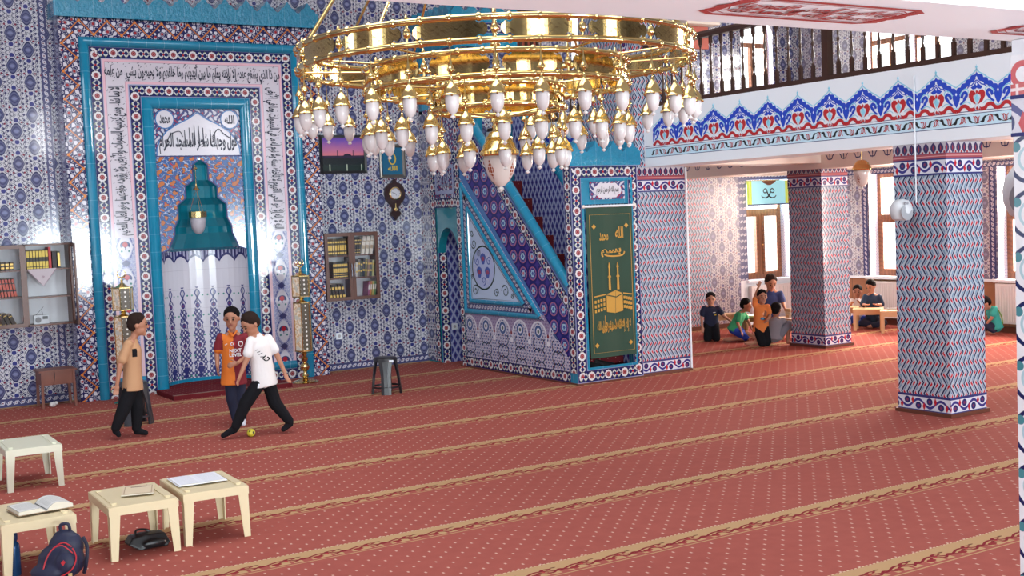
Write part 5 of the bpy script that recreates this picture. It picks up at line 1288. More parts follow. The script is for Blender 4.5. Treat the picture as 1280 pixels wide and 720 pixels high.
m = MB(); m.poly([(-.16, -.012, -.195), (.16, -.012, -.195), (.16, -.012, .195), (-.16, -.012, .195)]); m.build('picture_ground', mat('teal_print', color=(22, 96, 130), rough=.3), t)
m = MB(); m.ribbon([(.05*math.cos(2*PI*k/18)*1.0, .03+.075*math.sin(2*PI*k/18)) for k in range(18)], .018, PW, .014, closed=True); write(m, PW, 'الله', 0, -.10, .15, .07, .014, bold=.03); m.build('yellow_emblem', mat('yellow_print', color=(206, 176, 40), rough=.5), t)

# low furniture on the prayer hall floor ---------------------------------
def stool_tbl(label, loc, rz, mt, group):
    t = thing('plastic_low_table', label, 'low table', (loc[0], loc[1], 0), rz, group); hx, hy, hz = .212, .30, .34
    m = MB(); m.prism([(-hx+.02, -hy), (hx-.02, -hy), (hx, -hy+.02), (hx, hy-.02), (hx-.02, hy), (-hx+.02, hy), (-hx, hy-.02), (-hx, -hy+.02)], lambda a, b, d: (a, b, d), hz-.02, hz)
    m.box(-hx-.004, hx+.004, -hy-.004, -hy+.006, hz-.055, hz-.004); m.box(-hx-.004, hx+.004, hy-.006, hy+.004, hz-.055, hz-.004); m.box(-hx-.004, -hx+.006, -hy, hy, hz-.055, hz-.004); m.box(hx-.006, hx+.004, -hy, hy, hz-.055, hz-.004)
    for s in (-1, 1): m.box(s*(hx-.045)-.014, s*(hx-.045)+.014, -hy+.06, hy-.06, hz, hz+.006); m.box(s*(hx-.045)-.02, s*(hx-.045)+.02, -hy+.07, -hy+.09, hz+.006, hz+.010); m.box(s*(hx-.045)-.02, s*(hx-.045)+.02, hy-.09, hy-.07, hz+.006, hz+.010)
    m.build('table_top', mt, t)
    for sx in (-1, 1):
        for sy in (-1, 1):
            m = MB(); X, Y = sx*hx, sy*hy; i_ = .066
            top = [(X, Y), (X-sx*i_, Y), (X-sx*i_, Y-sy*.008), (X-sx*.008, Y-sy*.008), (X-sx*.008, Y-sy*i_), (X, Y-sy*i_)]
            ex, ey = sx*.003, -sy*.03; j_ = .042
            bot = [(X+ex, Y+ey*0), (X+ex-sx*j_, Y), (X+ex-sx*j_, Y-sy*.008), (X+ex-sx*.008, Y-sy*.008), (X+ex-sx*.008, Y-sy*j_), (X+ex, Y-sy*j_)]
            for k in range(6):
                k2 = (k+1) % 6; m.poly([(*top[k], hz-.05), (*top[k2], hz-.05), (*bot[k2], 0), (*bot[k], 0)])
            m.poly([(*q, 0) for q in bot]); m.build('leg', mt, t)
    return t
BEIGE = mat('beige_plastic', color=(214, 196, 158), rough=.45); BEIGE2 = mat('pale_beige_plastic', color=(214, 212, 190), rough=.45)
G = 'beige plastic low tables near the camera'
stool_tbl('beige plastic low table cut by the corner, carrying the thick open book', (1.39, 7.98), .02, BEIGE, G)
stool_tbl('beige plastic low table in the middle with the thin booklet, black bag beneath', (2.03, 7.98), -.03, BEIGE, G)
stool_tbl('beige plastic low table carrying the open white exercise book', (2.515, 8.03), -.04, BEIGE, G)
stool_tbl('empty pale plastic low table standing behind the other three', (1.88, 10.62), -.02, BEIGE2, G)
def open_book(name, label, loc, rz, w, h, thick, cover, pagec, lines, curl=0):
    t = thing(name, label, 'book', loc, rz); N = 8
    m = MB(); m.box(-w-.004, w+.004, -h/2-.004, h/2+.004, 0, .003); m.build('cover', mat(name+'_cover', color=cover, rough=.6), t)
    for s, nm in ((-1, 'left_pages'), (1, 'right_pages')):
        m = MB(); zs = []
        for i in range(N+1):
            u = i/N; z = .003 + thick*(math.sin(min(1, u*3)*PI/2)*(1-.25*u)) + curl*(s > 0)*math.sin(PI*u)*.02
            zs.append((s*u*w*.98, z))
        for (x0, z0), (x1, z1_) in zip(zs[:-1], zs[1:]):
            q = [(x0, -h/2, z0), (x1, -h/2, z1_), (x1, h/2, z1_), (x0, h/2, z0)]; uv = [(p[0]-s*w*.5, p[1]) for p in q]
            if s < 0: q, uv = q[::-1], uv[::-1]
            m.poly(q, uv, 0)
            for y in (-h/2, h/2): m.poly([(x0, y, .003), (x1, y, .003), (x1, y, z1_), (x0, y, z0)], [(9, .008)]*4, 1)
        m.poly([(zs[-1][0], -h/2, .003), (zs[-1][0], h/2, .003), (zs[-1][0], h/2, zs[-1][1]), (zs[-1][0], -h/2, zs[-1][1])], [(9, .008)]*4, 1)
        m.build(nm, [pagec, PAGE], t, smooth='auto')
    return t
f_pg = lambda fr: (lambda u, v: mix(mix((212, 210, 206), (120, 120, 124), under(ab(wrap(v, .012)), .0022)*under(mx(ab(u)*1.3, ab(v)*.95), .085)*.6), (60, 60, 64), under(ab(mx(ab(u)*1.0, ab(v)*.62) - .077), .0018)*fr))
open_book('open_quran_book', 'thick open book with cream pages on the low table at the corner', (1.455, 7.94, .352), .10, .165, .25, .028, (150, 120, 90), mat('framed_page', f_pg(1.0), rough=.8), True, curl=1)
open_book('exercise_book', 'open white exercise book lying on the low table furthest right', (2.49, 8.08, .352), -.05, .160, .30, .006, (220, 222, 232), mat('white_page', lambda u, v: mix((222, 222, 230), (150, 150, 160), under(ab(wrap(v, .014)), .0016)*under(ab(u), .06)*.6), rough=.8), True)
t = thing('thin_booklet', 'thin beige printed booklet on the middle low table', 'booklet', (2.08, 8.02, .352), -.30)
m = MB(); m.box(-.10, .10, -.14, .14, 0, .006); m.build('pages', PAGE, t)
m = MB(); m.poly([(-.10, -.14, .0065), (.10, -.14, .0065), (.10, .14, .0065), (-.10, .14, .0065)], [(-.1, -.14), (.1, -.14), (.1, .14), (-.1, .14)]); m.build('printed_cover', mat('beige_print', lambda u, v: mix(mix((216, 196, 166), (170, 140, 110), under(ab(mx(ab(u), ab(v)*.72) - .085), .003)), (120, 90, 70), under(ab(v - .09), .012)*under(ab(u), .05)), rough=.5), t)
# backpack, bottle, purse
t = thing('backpack', 'navy school backpack with red piping leaning against the corner table', 'backpack', (1.47, 7.50, 0), -.45); t.scale = (.86, .86, .86)
m = MB()
for p, r, sc in (((0, .02, .13), .13, (1.25, .75, 1.0)), ((.03, .05, .22), .11, (1.1, .7, 1.0)), ((-.05, -.02, .07), .09, (1.7, 1.1, .8)), ((.02, .06, .29), .06, (1.3, .7, .8)), ((.05, -.05, .12), .09, (1.0, .7, 1.1))): m.sphere(p, r, 14, sc=sc)
NAVC = mat('navy_nylon', color=(22, 25, 54), rough=.6); REDC = mat('red_piping', color=(176, 34, 46), rough=.5)
remesh(m, 'bag_body', NAVC, t, .009, 3)
m = MB(); m.tube(catmull([(-.10, -.10, .06), (-.085, -.085, .14), (-.045, -.065, .22), (.03, -.045, .27), (.09, -.05, .24)], 5), .005, 6); m.tube(catmull([(.03, -.13, .06), (.10, -.12, .10), (.125, -.085, .17), (.10, -.07, .235)], 5), .005, 6); m.tube(catmull([(-.02, -.10, .25), (.04, -.085, .26), (.10, -.07, .20)], 4), .004, 6); m.build('red_piping', REDC, t)
m = MB(); m.tube(catmull([(.0, .06, .32), (.0, .05, .37), (.05, .05, .375), (.06, .06, .32)], 5), .011, 6); m.build('carry_handle', NAVC, t)
m = MB(); m.tube(catmull([(.15, .03, .28), (.18, .0, .22), (.175, -.02, .12), (.15, 0, .04)], 5), .014, 6); m.build('shoulder_strap', mat('dark_navy_strap', color=(20, 22, 44), rough=.6), t)
m = MB(); m.box(.075, .10, -.122, -.115, .05, .075); m.build('label', mat('tan_label', color=(190, 160, 110), rough=.6), t)
m = MB(); m.prism([(.03, .15), (.045, .165), (.06, .15), (.045, .13)], lambda a, b, d: (a, -d, b), .10, .123); m.build('red_emblem', REDC, t)
t = thing('water_bottle', 'dark blue water bottle standing between the corner table and backpack', 'bottle', (1.262, 7.80, 0))
BLUEM = mat('blue_bottle_metal', color=(24, 66, 110), rough=.25, metal=.3)
m = MB(); m.lathe([(.036, 0), (.038, .01), (.038, .17), (.034, .19), (.022, .205), (.022, .215)], n=18); m.build('bottle_body', BLUEM, t, smooth='auto')
m = MB(); m.lathe([(.026, .213), (.028, .22), (.028, .25), (.020, .262), (.001, .265)], n=16); m.build('lid', mat('dark_blue_lid', color=(18, 40, 76), rough=.4), t, smooth='auto')
t = thing('handbag', 'flat black bag with a handle lying on the carpet under the middle table', 'bag', (2.085, 7.90, 0), .05)
m = MB(); m.prism([(-.135, .045), (-.065, .004), (.115, .004), (.135, .03), (.11, .085), (-.02, .092), (-.10, .085)], lambda a, b, d: (a, d + b*.45, b), -.07, .035); m.sphere((.03, -.06, .035), .035, 10, sc=(2.2, .6, .8)); remesh(m, 'bag_body', BLKR, t, .007, 2)
m = MB(); m.tube(catmull([(-.06, .02, .07), (-.05, .05, .11), (.02, .06, .10), (.05, .04, .07)], 5), .008, 6); m.build('handle', BLKR, t)
# stools in black / grey plastic
def plastic_stool(label, loc, rz, r0_, r1_, h, mt):
    t = thing('plastic_stool', label, 'stool', (loc[0], loc[1], 0), rz)
    m = MB(); m.lathe([(.001, h), (r0_*.9, h), (r0_, h-.01), (r0_+.006, h-.045), (r0_-.006, h-.05), (r0_-.01, h-.02), (.001, h-.015)], n=24); m.build('seat', mt, t, smooth='auto')
    for k in range(4):
        a = PI/4+k*PI/2; m = MB(); ww0, ww1 = .42, .30
        q = []
        for (r, z, w) in ((r0_+.004, h-.045, .62), ((r0_+r1_)/2, h*.5, .36), (r1_, .0, .33)):
            q.append([(r*math.cos(a+w*s), r*math.sin(a+w*s), z) for s in (-1, -.4, .4, 1)] + [((r-.025)*math.cos(a+w*s), (r-.025)*math.sin(a+w*s), z) for s in (1, .4, -.4, -1)])
        for A_, B_ in zip(q[:-1], q[1:]):
            for k2 in range(8): m.poly([A_[k2], A_[(k2+1) % 8], B_[(k2+1) % 8], B_[k2]])
        m.poly(q[-1]); m.build('leg', mt, t, smooth='auto')
    m = MB(); m.lathe([(r1_*.93, h*.22), (r1_*.95, h*.22), (r1_*.94, h*.17), (r1_*.92, h*.17), (r1_*.93, h*.22)], n=24, caps=False); m.build('brace', mt, t, smooth='auto')
    return t
BLKP = mat('black_plastic', color=(34, 32, 36), rough=.3); GRYP = mat('dark_grey_plastic', color=(52, 54, 60), rough=.35)
s_ = plastic_stool('black plastic stool on the carpet below the clock wall', (6.33, 13.0), .3, .135, .185, .43, BLKP)
m = MB(); m.box(.02, .07, -.150, -.143, .385, .405); m.build('white_sticker', WHITEP, s_); s_.children[-1].rotation_euler = (0, 0, -.6)
plastic_stool('dark grey plastic stool hidden behind the boy in tan', (3.40, 13.05), .2, .14, .19, .45, GRYP)
m = MB(); m.sphere((0, 0, .04), .04, 16, h=12); m.sphere((.012, -.033, .045), .012, 8, 1); m.sphere((-.02, -.025, .06), .009, 8, 1)
o = m.build('small_ball', [mat('yellow_rubber', color=(206, 196, 60), rough=.5), mat('dark_plastic')], None, smooth=True); o.location = (4.053, 11.354, 0); tag(o, 'small yellow ball on the carpet between the boys', 'ball')

# loudspeakers, sign, radiators -----------------------------------------
def speaker(label, loc, rz, cable=None, tilt=.0):
    t = thing('loudspeaker', label, 'loudspeaker', loc, rz)
    GP = mat('light_grey_plastic', color=(204, 206, 210), rough=.4)
    m = MB(); m.lathe([(.001, -.10), (.055, -.10), (.085, -.085), (.105, -.04), (.108, 0), (.098, .045), (.07, .085), (.03, .10), (.001, .10)], n=24, sx=1.0, sy=.95); m.build('cabinet', GP, t, smooth='auto')
    m = MB(); m.lathe([(.062, 0), (.07, .012), (.05, .016), (.001, .012)], (-.02, -.085, -.03), 22, mat4=Matrix.Rotation(PI/2-.15, 4, 'X')); m.build('woofer_grille', mat('grille_grey', color=(150, 152, 158), rough=.6), t, smooth='auto')
    m = MB(); m.lathe([(.022, 0), (.026, .008), (.014, .012), (.001, .008)], (-.02, -.082, .055), 18, mat4=Matrix.Rotation(PI/2+.45, 4, 'X')); m.build('tweeter', mat('grille_grey'), t, smooth='auto')
    m = MB(); m.tube([(.06, .02, -.02), (.145, .03, -.02)], .03, 12); m.build('bracket', GP, t)
    if cable: m = MB(); m.tube([cable[0], cable[1]], .007, 6); m.build('cable', WHITEP, t)
    return t
speaker('white egg-shaped loudspeaker on the side of the front tulip tiled pillar', (9.215, 7.80, 1.94), -.12, cable=((.135, -.055, 1.24), (.135, -.055, .06)))
speaker('white loudspeaker half hidden behind the scroll tiled pillar at the frame edge', (3.835, 2.66, 2.06), -.9)
COL.objects[-1]
t = thing('window_sign', 'turquoise hanging sign with mirrored black calligraphy and green sides in the window', 'sign', (14.937, QY-.03, 0))
m = MB(); SPn = lambda a, b, d: (a, -d, b)
m.prism([(-.39, 2.03), (.39, 2.03), (.39, 2.44), (-.39, 2.44)], SPn, -.01, 0, 0)
for x0, x1, mi in ((-.49, -.39, 1), (-.45, -.43, 2), (.39, .49, 1), (.43, .45, 2)): m.prism([(x0, 2.03), (x1, 2.03), (x1, 2.44), (x0, 2.44)], SPn, -.01, .0 if mi == 1 else .002, mi)
m.ribbon([(-.49, 2.035), (.49, 2.035)], .02, SPn, .003, 3)
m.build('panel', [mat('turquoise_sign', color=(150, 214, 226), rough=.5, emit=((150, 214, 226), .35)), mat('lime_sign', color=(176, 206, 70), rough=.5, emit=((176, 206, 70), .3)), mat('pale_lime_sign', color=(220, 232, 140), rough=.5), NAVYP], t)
m = MB()
for s in (-1, 1): m.ribbon(catmull([(s*.04, 2.25), (s*.10, 2.235), (s*.125, 2.27), (s*.085, 2.305), (s*.045, 2.285), (s*.035, 2.24), (s*.0, 2.185), (-s*.06, 2.15), (-s*.14, 2.16), (-s*.17, 2.19)], 5), [.018]*24+[.026]*12+[.018]*10, SPn, .004)
m.build('calligraphy', BLACKP, t)
m = MB(); m.prism([(-.16, 2.44), (.16, 2.44), (.14, 2.41), (.03, 2.365), (-.02, 2.365), (-.13, 2.41)], SPn, .002, .02); m.build('brown_ornament', MDWOOD, t)
def radiator(label, P, a0, a1, b0, b1, group=None):
    t = thing('radiator', label, 'radiator', (0, 0, 0), 0, group); RM = mat('radiator_white', color=(222, 216, 214), rough=.4)
    m = MB(); m.prism([(a0, b0), (a1, b0), (a1, b1), (a0, b1)], P, .03, .10); m.build('panel', RM, t)
    m = MB(); n = int((a1-a0)/.045)
    for k in range(n): x = a0+.03+.045*k; m.prism([(x-.012, b0+.03), (x+.012, b0+.03), (x+.012, b1-.03), (x-.012, b1-.03)], P, .10, .106)
    m.build('ribs', RM, t)
    m = MB(); m.prism([(a0+.1, b0+.1), (a0+.16, b0+.1), (a0+.16, b1-.1), (a0+.1, b1-.1)], P, .001, .03); m.prism([(a1-.16, b0+.1), (a1-.1, b0+.1), (a1-.1, b1-.1), (a1-.16, b1-.1)], P, .001, .03); m.build('wall_brackets', WHITEP, t)
    return t
radiator('white radiator under the signed window behind the seated man', face_y(QY), 14.42, 15.40, .16, .66)
radiator('white radiator behind the boys at the desks', face_x(X1), -13.96, -12.95, .12, .71)
radiator('white radiator beside the crouching child in teal', face_x(X1), -11.55, -10.50, .14, .73)
m = MB()
for i in range(5): m.sphere((random.uniform(-.08, .08), random.uniform(-.02, .02), .03), .035, 8)
o = remesh(m, 'folded_cloth', mat('white_cloth', color=(226, 222, 222), rough=.9, bump=(10, .5, .02)), None, .01, 1); o.location = (15.70, 13.25, .787); tag(o, 'crumpled white cloth on the sill above the boys at the desks', 'cloth')

# wooden desks under the gallery ------------------------------------------
PINE = mat('pale_pine', color=(206, 166, 120), rough=.5, vary=.08)
def low_desk(name, label, loc, rz, w, d, h, mt, topm=None, slab=False):
    t = thing(name, label, 'low desk', (loc[0], loc[1], 0), rz)
    m = MB(); m.box(-w/2, w/2, -d/2, d/2, h-.025, h); m.build('desk_top', topm or mt, t)
    for sx in (-1, 1):
        if slab: m = MB(); m.prism([(-d/2+.02, 0), (-d/2+.06, h-.025), (d/2-.06, h-.025), (d/2-.02, 0)], lambda a, b, dd: (dd, a, b), sx*(w/2-.02)-.012, sx*(w/2-.02)+.012); m.build('side_panel', mt, t)
        else:
            for sy in (-1, 1): m = MB(); m.bar((sx*(w/2-.03), sy*(d/2-.03), 0), (sx*(w/2-.03), sy*(d/2-.03), h-.02), .045, .045); m.build('leg', mt, t)
    m = MB(); m.box(-w/2+.03, w/2-.03, -d/2+.02, -d/2+.035, h-.09, h-.02); m.box(-w/2+.03, w/2-.03, d/2-.035, d/2-.02, h-.09, h-.02); m.build('rail', mt, t)
    return t
low_desk('pine_desk', 'pale pine low desk in front of the boy in white, nearest the pillar', (14.99, 13.85), -.88, .42, .34, .34, PINE)
low_desk('pine_desk', 'pale pine low desk in front of the boy in the dark patterned shirt', (14.93, 13.33), -.88, .46, .34, .34, PINE)
low_desk('pine_desk', 'pale pine low desk at the row end, partly behind the front pillar', (14.90, 12.75), -.88, .46, .34, .34, PINE)
t = thing('dark_book', 'dark closed book lying on the end desk of the pine row', 'book', (14.92, 12.82, .341), -.7)
m = MB(); m.box(-.09, .09, -.06, .06, .003, .022); m.build('pages', PAGE, t); m = MB(); m.box(-.094, .094, -.064, .064, 0, .003); m.box(-.094, .094, -.064, .064, .022, .026); m.build('cover', bmat((44, 32, 34)), t)
low_desk('plastic_low_desk', 'beige low desk with curved sides behind the kneeling boy in navy', (13.15, 14.55), -.55, .52, .34, .34, mat('sand_plastic', color=(196, 164, 120), rough=.5), slab=True)
low_desk('green_topped_desk', 'low desk with a pale green top between the boys in green and orange', (13.02, 13.86), -.55, .40, .30, .36, mat('brown_side', color=(150, 118, 74), rough=.5), topm=mat('pale_green_top', color=(196, 204, 140), rough=.5), slab=True)
low_desk('pine_desk', 'pale desk piled with books in front of the man in blue', (13.42, 13.40), -.55, .50, .34, .32, PINE, slab=True)
for i, (c, lab) in enumerate((((206, 170, 120), 'bottom thick tan book of the pile in front of the man'), ((216, 196, 160), 'middle cream book of the pile in front of the man'), ((196, 160, 116), 'topmost tan book of the pile in front of the man'))):
    t = thing('stacked_book', lab, 'book', (13.36, 13.36, .321+.046*i), -.5+.12*i, 'pile of books on the desk of the man')
    m = MB(); m.box(-.11, .11, -.08, .08, .004, .040); m.build('pages', PAGE, t)
    m = MB(); m.box(-.115, .115, -.085, .085, 0, .004); m.box(-.115, .115, -.085, .085, .040, .044); m.box(-.115, -.110, -.085, .085, 0, .044); m.build('cover', bmat(c), t)
t = thing('open_notebook', 'open white notebook on the desk in front of the squatting boy in grey', 'notebook', (13.18, 13.24, .322), -.5)
m = MB(); m.prism([(-.13, .02), (0, .003), (.13, .02), (.13, .015), (0, 0), (-.13, .015)], lambda a, b, d: (a, d, b), -.09, .09); m.build('pages', mat('white_page'), t)

# ================================================================== PEOPLE
from mathutils.bvhtree import BVHTree
SKIN = mat('skin', color=(176, 122, 96), rough=.55, vary=.05); SKIN2 = mat('tanned_skin', color=(156, 104, 80), rough=.55, vary=.05)
HAIR = mat('black_hair', color=(20, 15, 15), rough=.85, spec=.12); HAIR2 = mat('dark_brown_hair', color=(44, 31, 27), rough=.85, spec=.12)
EYE = mat('dark_eye', color=(20, 14, 14), rough=.2); LIP = mat('lips', color=(150, 82, 74), rough=.5)
BLK = mat('black_cloth', color=(24, 24, 28), rough=.9, spec=.15, bump=(9, .5, .02)); NAVYCL = mat('navy_cloth', color=(24, 30, 56), rough=.85)
def V(*a): return Vector(a)
def limb(m, a, b, ra, rb, mi=0, seg=10):
    a, b = Vector(a), Vector(b); m.tube([a, b], [ra, rb], seg, mi); m.sphere(a, ra, seg, mi, h=6); m.sphere(b, rb, seg, mi, h=6)
def axes(up_, lat):
    u = Vector(up_).normalized(); x = Vector(lat); x = (x - u*x.dot(u)).normalized(); y = u.cross(x)
    return Matrix((x, y, u)).transposed().to_4x4()
def ell(m, c, M4, r, n=16, h=10): m.sphere(c, 1.0, n, 0, h=h, mat4=M4 @ Matrix.Diagonal((*r, 1)))
def foot(m, an, toe, r, k=0):
    an, toe = Vector(an), Vector(toe); d = (toe-an); d.normalize(); heel = an - Vector((d.x, d.y, 0))*.02*k
    limb(m, an, toe - d*.02, r, r*.75); limb(m, V(an.x, an.y, an.z) - Vector((0, 0, .018)), toe - d*.03 - Vector((0, 0, .004)), r*.9, r*.7)
def hand(m, wr, d, lat, s, curl=.5, thumb=1):
    wr = Vector(wr); d = Vector(d).normalized(); x = Vector(lat); x = (x-d*x.dot(d)).normalized(); n = d.cross(x)
    M4 = Matrix((x, n, d)).transposed().to_4x4()
    ell(m, wr+d*.030*s, M4, (.026*s, .013*s, .036*s), 10, 8)
    for i, (o, l) in enumerate(((-.019, .036), (-.0065, .043), (.0065, .040), (.0185, .031))):
        a = wr + d*.058*s + x*o*s*1.05; dd = (d + n*.35*curl + x*o*4).normalized(); b = a + dd*l*.55*s; e = (dd + n*.8*curl).normalized(); c = b + e*l*.5*s
        limb(m, a, b, .0078*s, .0072*s, seg=8); limb(m, b, c, .0072*s, .0060*s, seg=8)
    a = wr + d*.022*s + x*.020*s*thumb; b = a + (d*.6 + x*.8*thumb + n*.3).normalized()*.026*s; c = b + (d + x*.25*thumb + n*.4).normalized()*.022*s
    limb(m, a, b, .0095*s, .0082*s, seg=8); limb(m, b, c, .0080*s, .0065*s, seg=8)
def person(label, loc, J, s=1.0, skin=SKIN, hair=HAIR, shirt=BLK, pants=BLK, sock=None, sleeve=.62, plen=1.0, hem=.0, f=(0, -1, 0), vox=.009, loose=1.0, split=None, hairlen=0, tilt=0, belly=1.0, ploose=1.0):
    t = thing('person', label, 'person', (loc[0], loc[1], 0), -math.atan2(loc[0], loc[1]))
    J = {k: Vector(v) for k, v in J.items()}
    f = Vector(f).normalized(); lat = (J['sr']-J['sl']).normalized(); spine = (J['nec']-J['pel']).normalized()
    pr = {'hl': J['pel'] - lat*.05*s, 'hr': J['pel'] + lat*.05*s}
    for k, v in pr.items(): J.setdefault(k, v)
    T = axes(spine, lat); hu = (Vector((0, 0, 1)) - f*f.z); hu.normalize(); hl = f.cross(hu).normalized(); HM = Matrix((hl, f, hu)).transposed().to_4x4()
    waist = J['pel'].lerp(J['nec'], .38); chest = J['pel'].lerp(J['nec'], .72); L = (J['nec']-J['pel']).length
    def torso(m, e):
        ell(m, J['pel'] + spine*.0, T, (.094*s+e, .072*s+e, .080*s+e)); ell(m, waist, T, (.086*s*belly+e, .066*s*belly+e, L*.30+e)); ell(m, chest - spine*.02, T, (.100*s+e, .068*s+e, L*.27+e))
        limb(m, J['sl'] + lat*.015*s - spine*.014, J['sr'] - lat*.015*s - spine*.014, .036*s+e*.6, .036*s+e*.6)
    s0 = s; m = MB(); torso(m, 0)
    limb(m, J['nec'] - spine*.02, J['hed'] - hu*.05*s, .038*s, .034*s)
    limb(m, J['nec'] - spine*.03 - lat*.05*s, J['nec'] - spine*.03 + lat*.05*s, .036*s, .036*s); s = s0*1.10
    ell(m, J['hed'] + hu*.018*s, HM, (.069*s, .080*s, .083*s)); ell(m, J['hed'] + f*.014*s - hu*.040*s, HM, (.053*s, .060*s, .058*s)); m.sphere(J['hed'] + f*.058*s - hu*.080*s, .020*s, 8)
    limb(m, J['hed'] + f*.078*s + hu*.008*s, J['hed'] + f*.090*s - hu*.020*s, .007*s, .011*s, seg=8)
    for q in (-1, 1): ell(m, J['hed'] + hl*q*.071*s - hu*.006*s - f*.004*s, HM, (.008*s, .015*s, .022*s), 8, 6)
    s = s0
    for q in 'lr':
        sg = -1 if q == 'l' else 1
        limb(m, J['s'+q], J['e'+q], .036*s, .028*s); limb(m, J['e'+q], J['w'+q], .0275*s, .019*s)
        d = J.get('d'+q, J['w'+q]-J['e'+q]); hand(m, J['w'+q], d, J.get('x'+q, f.cross(Vector((0, 0, 1))) if abs(d.normalized().z) > .5 else Vector((0, 0, 1)).cross(d)), s*1.08, .6, J.get('th'+q, V(sg, 0, 0)).x)
        limb(m, J['h'+q], J['k'+q], .062*s, .044*s); limb(m, J['k'+q], J['a'+q], .044*s, .027*s); foot(m, J['a'+q], J['t'+q], .030*s)
    remesh(m, 'body', skin, t, vox, 3)
    s = s0*1.10; 
    for q in (-1, 1):
        m = MB(); m.sphere(J['hed'] + f*.0765*s + hl*q*.027*s + hu*.006*s, .0085*s, 8, 0, h=6); m.build('eye', EYE, t, smooth=True)
    for q in (-1, 1): m = MB(); m.tube([J['hed'] + f*.082*s + hl*q*.014*s + hu*.024*s, J['hed'] + f*.080*s + hl*q*.028*s + hu*.029*s, J['hed'] + f*.070*s + hl*q*.042*s + hu*.023*s], .0035*s, 6); m.build('eyebrow', hair, t)
    m = MB(); ell(m, J['hed'] + f*.074*s - hu*.043*s, HM, (.020*s, .007*s, .0055*s), 10, 6); m.build('mouth', LIP, t, smooth=True)
    m = MB(); hc = J['hed'] - f*.013*s + hu*.036*s; ell(m, hc, HM, (.076*s, .082*s, .078*s), 20, 12); ell(m, hc - f*.02*s - hu*.03*s, HM, (.070*s, .066*s, .070*s), 16, 10)
    for i in range(12):
        a = random.uniform(-1.2, 1.2); b = random.uniform(.2, 1.3); d = f*math.cos(a)*math.cos(b) + hl*math.sin(a)*math.cos(b) + hu*math.sin(b); m.sphere(hc + d*.070*s, .016*s, 8, h=5)
    remesh(m, 'hair', hair, t, .007, 2)
    # clothes
    s = s0
    e = .013*s*loose; m = MB(); torso(m, e); z0_, z1_ = -hem - .045*s, L*.74
    m.lathe([(.01, z0_), (1.18, z0_), (1.15, z0_+.02), (1.03, z0_+(z1_-z0_)*.35), (.98, z0_+(z1_-z0_)*.6), (1.0, z1_), (.85, z1_+.04*s), (.01, z1_+.05*s)], J['pel'], 20, mat4=T, sx=.100*s+e, sy=.073*s+e)
    for q in 'lr':
        b = J['s'+q].lerp(J['e'+q], sleeve); limb(m, J['s'+q], b, .036*s+e*.5, .037*s+e*.75)
    limb(m, J['nec'] - spine*.05, J['nec'] - spine*.022, .064*s, .050*s)
    sh_ = remesh(m, 'shirt', shirt if isinstance(shirt, (list, tuple)) else [shirt], t, vox*1.1, 4, split)
    m = MB(); ep = .013*s*ploose; ell(m, J['pel'] - spine*.03*s, T, (.094*s, .074*s, .065*s))
    for q in 'lr':
        limb(m, J['h'+q], J['k'+q], .060*s+ep*.6, .047*s+ep*1.2)
        if plen > .5:
            b = J['k'+q].lerp(J['a'+q], (plen-.5)*2*.93); limb(m, J['k'+q], b, .047*s+ep*1.2, .036*s+ep*.6)
    if plen <= .5:
        m = MB(); ell(m, J['pel'] - spine*.03*s, T, (.094*s, .074*s, .065*s))
        for q in 'lr': b = J['h'+q].lerp(J['k'+q], plen*2); limb(m, J['h'+q], b, .066*s+ep, .055*s+ep*1.3)
    remesh(m, 'trousers' if plen > .5 else 'shorts', pants, t, vox*1.1, 4)
    if sock:
        for q in 'lr':
            m = MB(); foot(m, J['a'+q], J['t'+q], .034*s); limb(m, J['a'+q], J['a'+q].lerp(J['k'+q], .12), .034*s, .033*s); remesh(m, 'sock', sock, t, .008, 2)
    return t, sh_
def decal(t, sh_, c, right, up_, into, polys, name, mt, lift=.0025):
    bvh = BVHTree.FromPolygons([v.co for v in sh_.data.vertices], [list(p.vertices) for p in sh_.data.polygons])
    c, right, up_, into = Vector(c), Vector(right).normalized(), Vector(up_).normalized(), Vector(into).normalized()
    def P(a, b, d=0):
        o = c + right*a + up_*b - into*.4; h = bvh.ray_cast(o, into)
        return tuple((h[0] - into*(lift+d))) if h[0] is not None else tuple(c + right*a + up_*b)
    m = MB(); polys(m, P); return m.build(name, mt, t)
ORANGE = mat('orange_cloth', color=(222, 120, 40), rough=.8, bump=(10, .5, .02)); MAROON = mat('maroon_cloth', color=(122, 24, 40), rough=.8, bump=(10, .5, .02))
WCL = mat('white_cloth'); TAN = mat('tan_cloth', color=(184, 140, 104), rough=.9, bump=(10, .5, .02)); WSOCK = mat('white_sock', color=(210, 212, 222), rough=.9)

t, sh1 = person('boy in a plain tan t-shirt and black trousers walking towards the others', (3.092, 12.188), dict(
    pel=(.075, 0, .55), nec=(.095, 0, .985), hed=(.155, -.01, 1.115), sl=(.085, .115, .95), sr=(.055, -.115, .945), el=(.09, .13, .74), er=(-.035, -.13, .735), wl=(.12, .13, .56), wr=(-.07, -.115, .555),
    hl=(.08, .055, .53), hr=(.065, -.055, .53), kl=(.105, .05, .29), kr=(-.025, -.055, .30), al=(.085, .05, .07), ar=(-.115, -.05, .11), tl=(.19, .03, .025), tr=(-.075, -.055, .035), thr=(-1, 0, 0), xr=(1, 0, 0), xl=(1, 0, 0)),
    hair=HAIR2, shirt=TAN, pants=BLK, sock=BLK, f=(1, -.12, -.08), hem=.03, vox=.0075, loose=1.2, ploose=1.35, sleeve=.72)
decal(t, sh1, (.17, -.2, .85), (1, 0, 0), (0, 0, 1), (-.75, 1, 0), lambda m, P: [m.poly([P(a, b, 0) for a, b in ((i*.02, j*.02), (i*.02+.02, j*.02), (i*.02+.02, j*.02+.02), (i*.02, j*.02+.02))]) for i in range(-1, 2) for j in range(-2, 2)], 'chest_print', BLK)

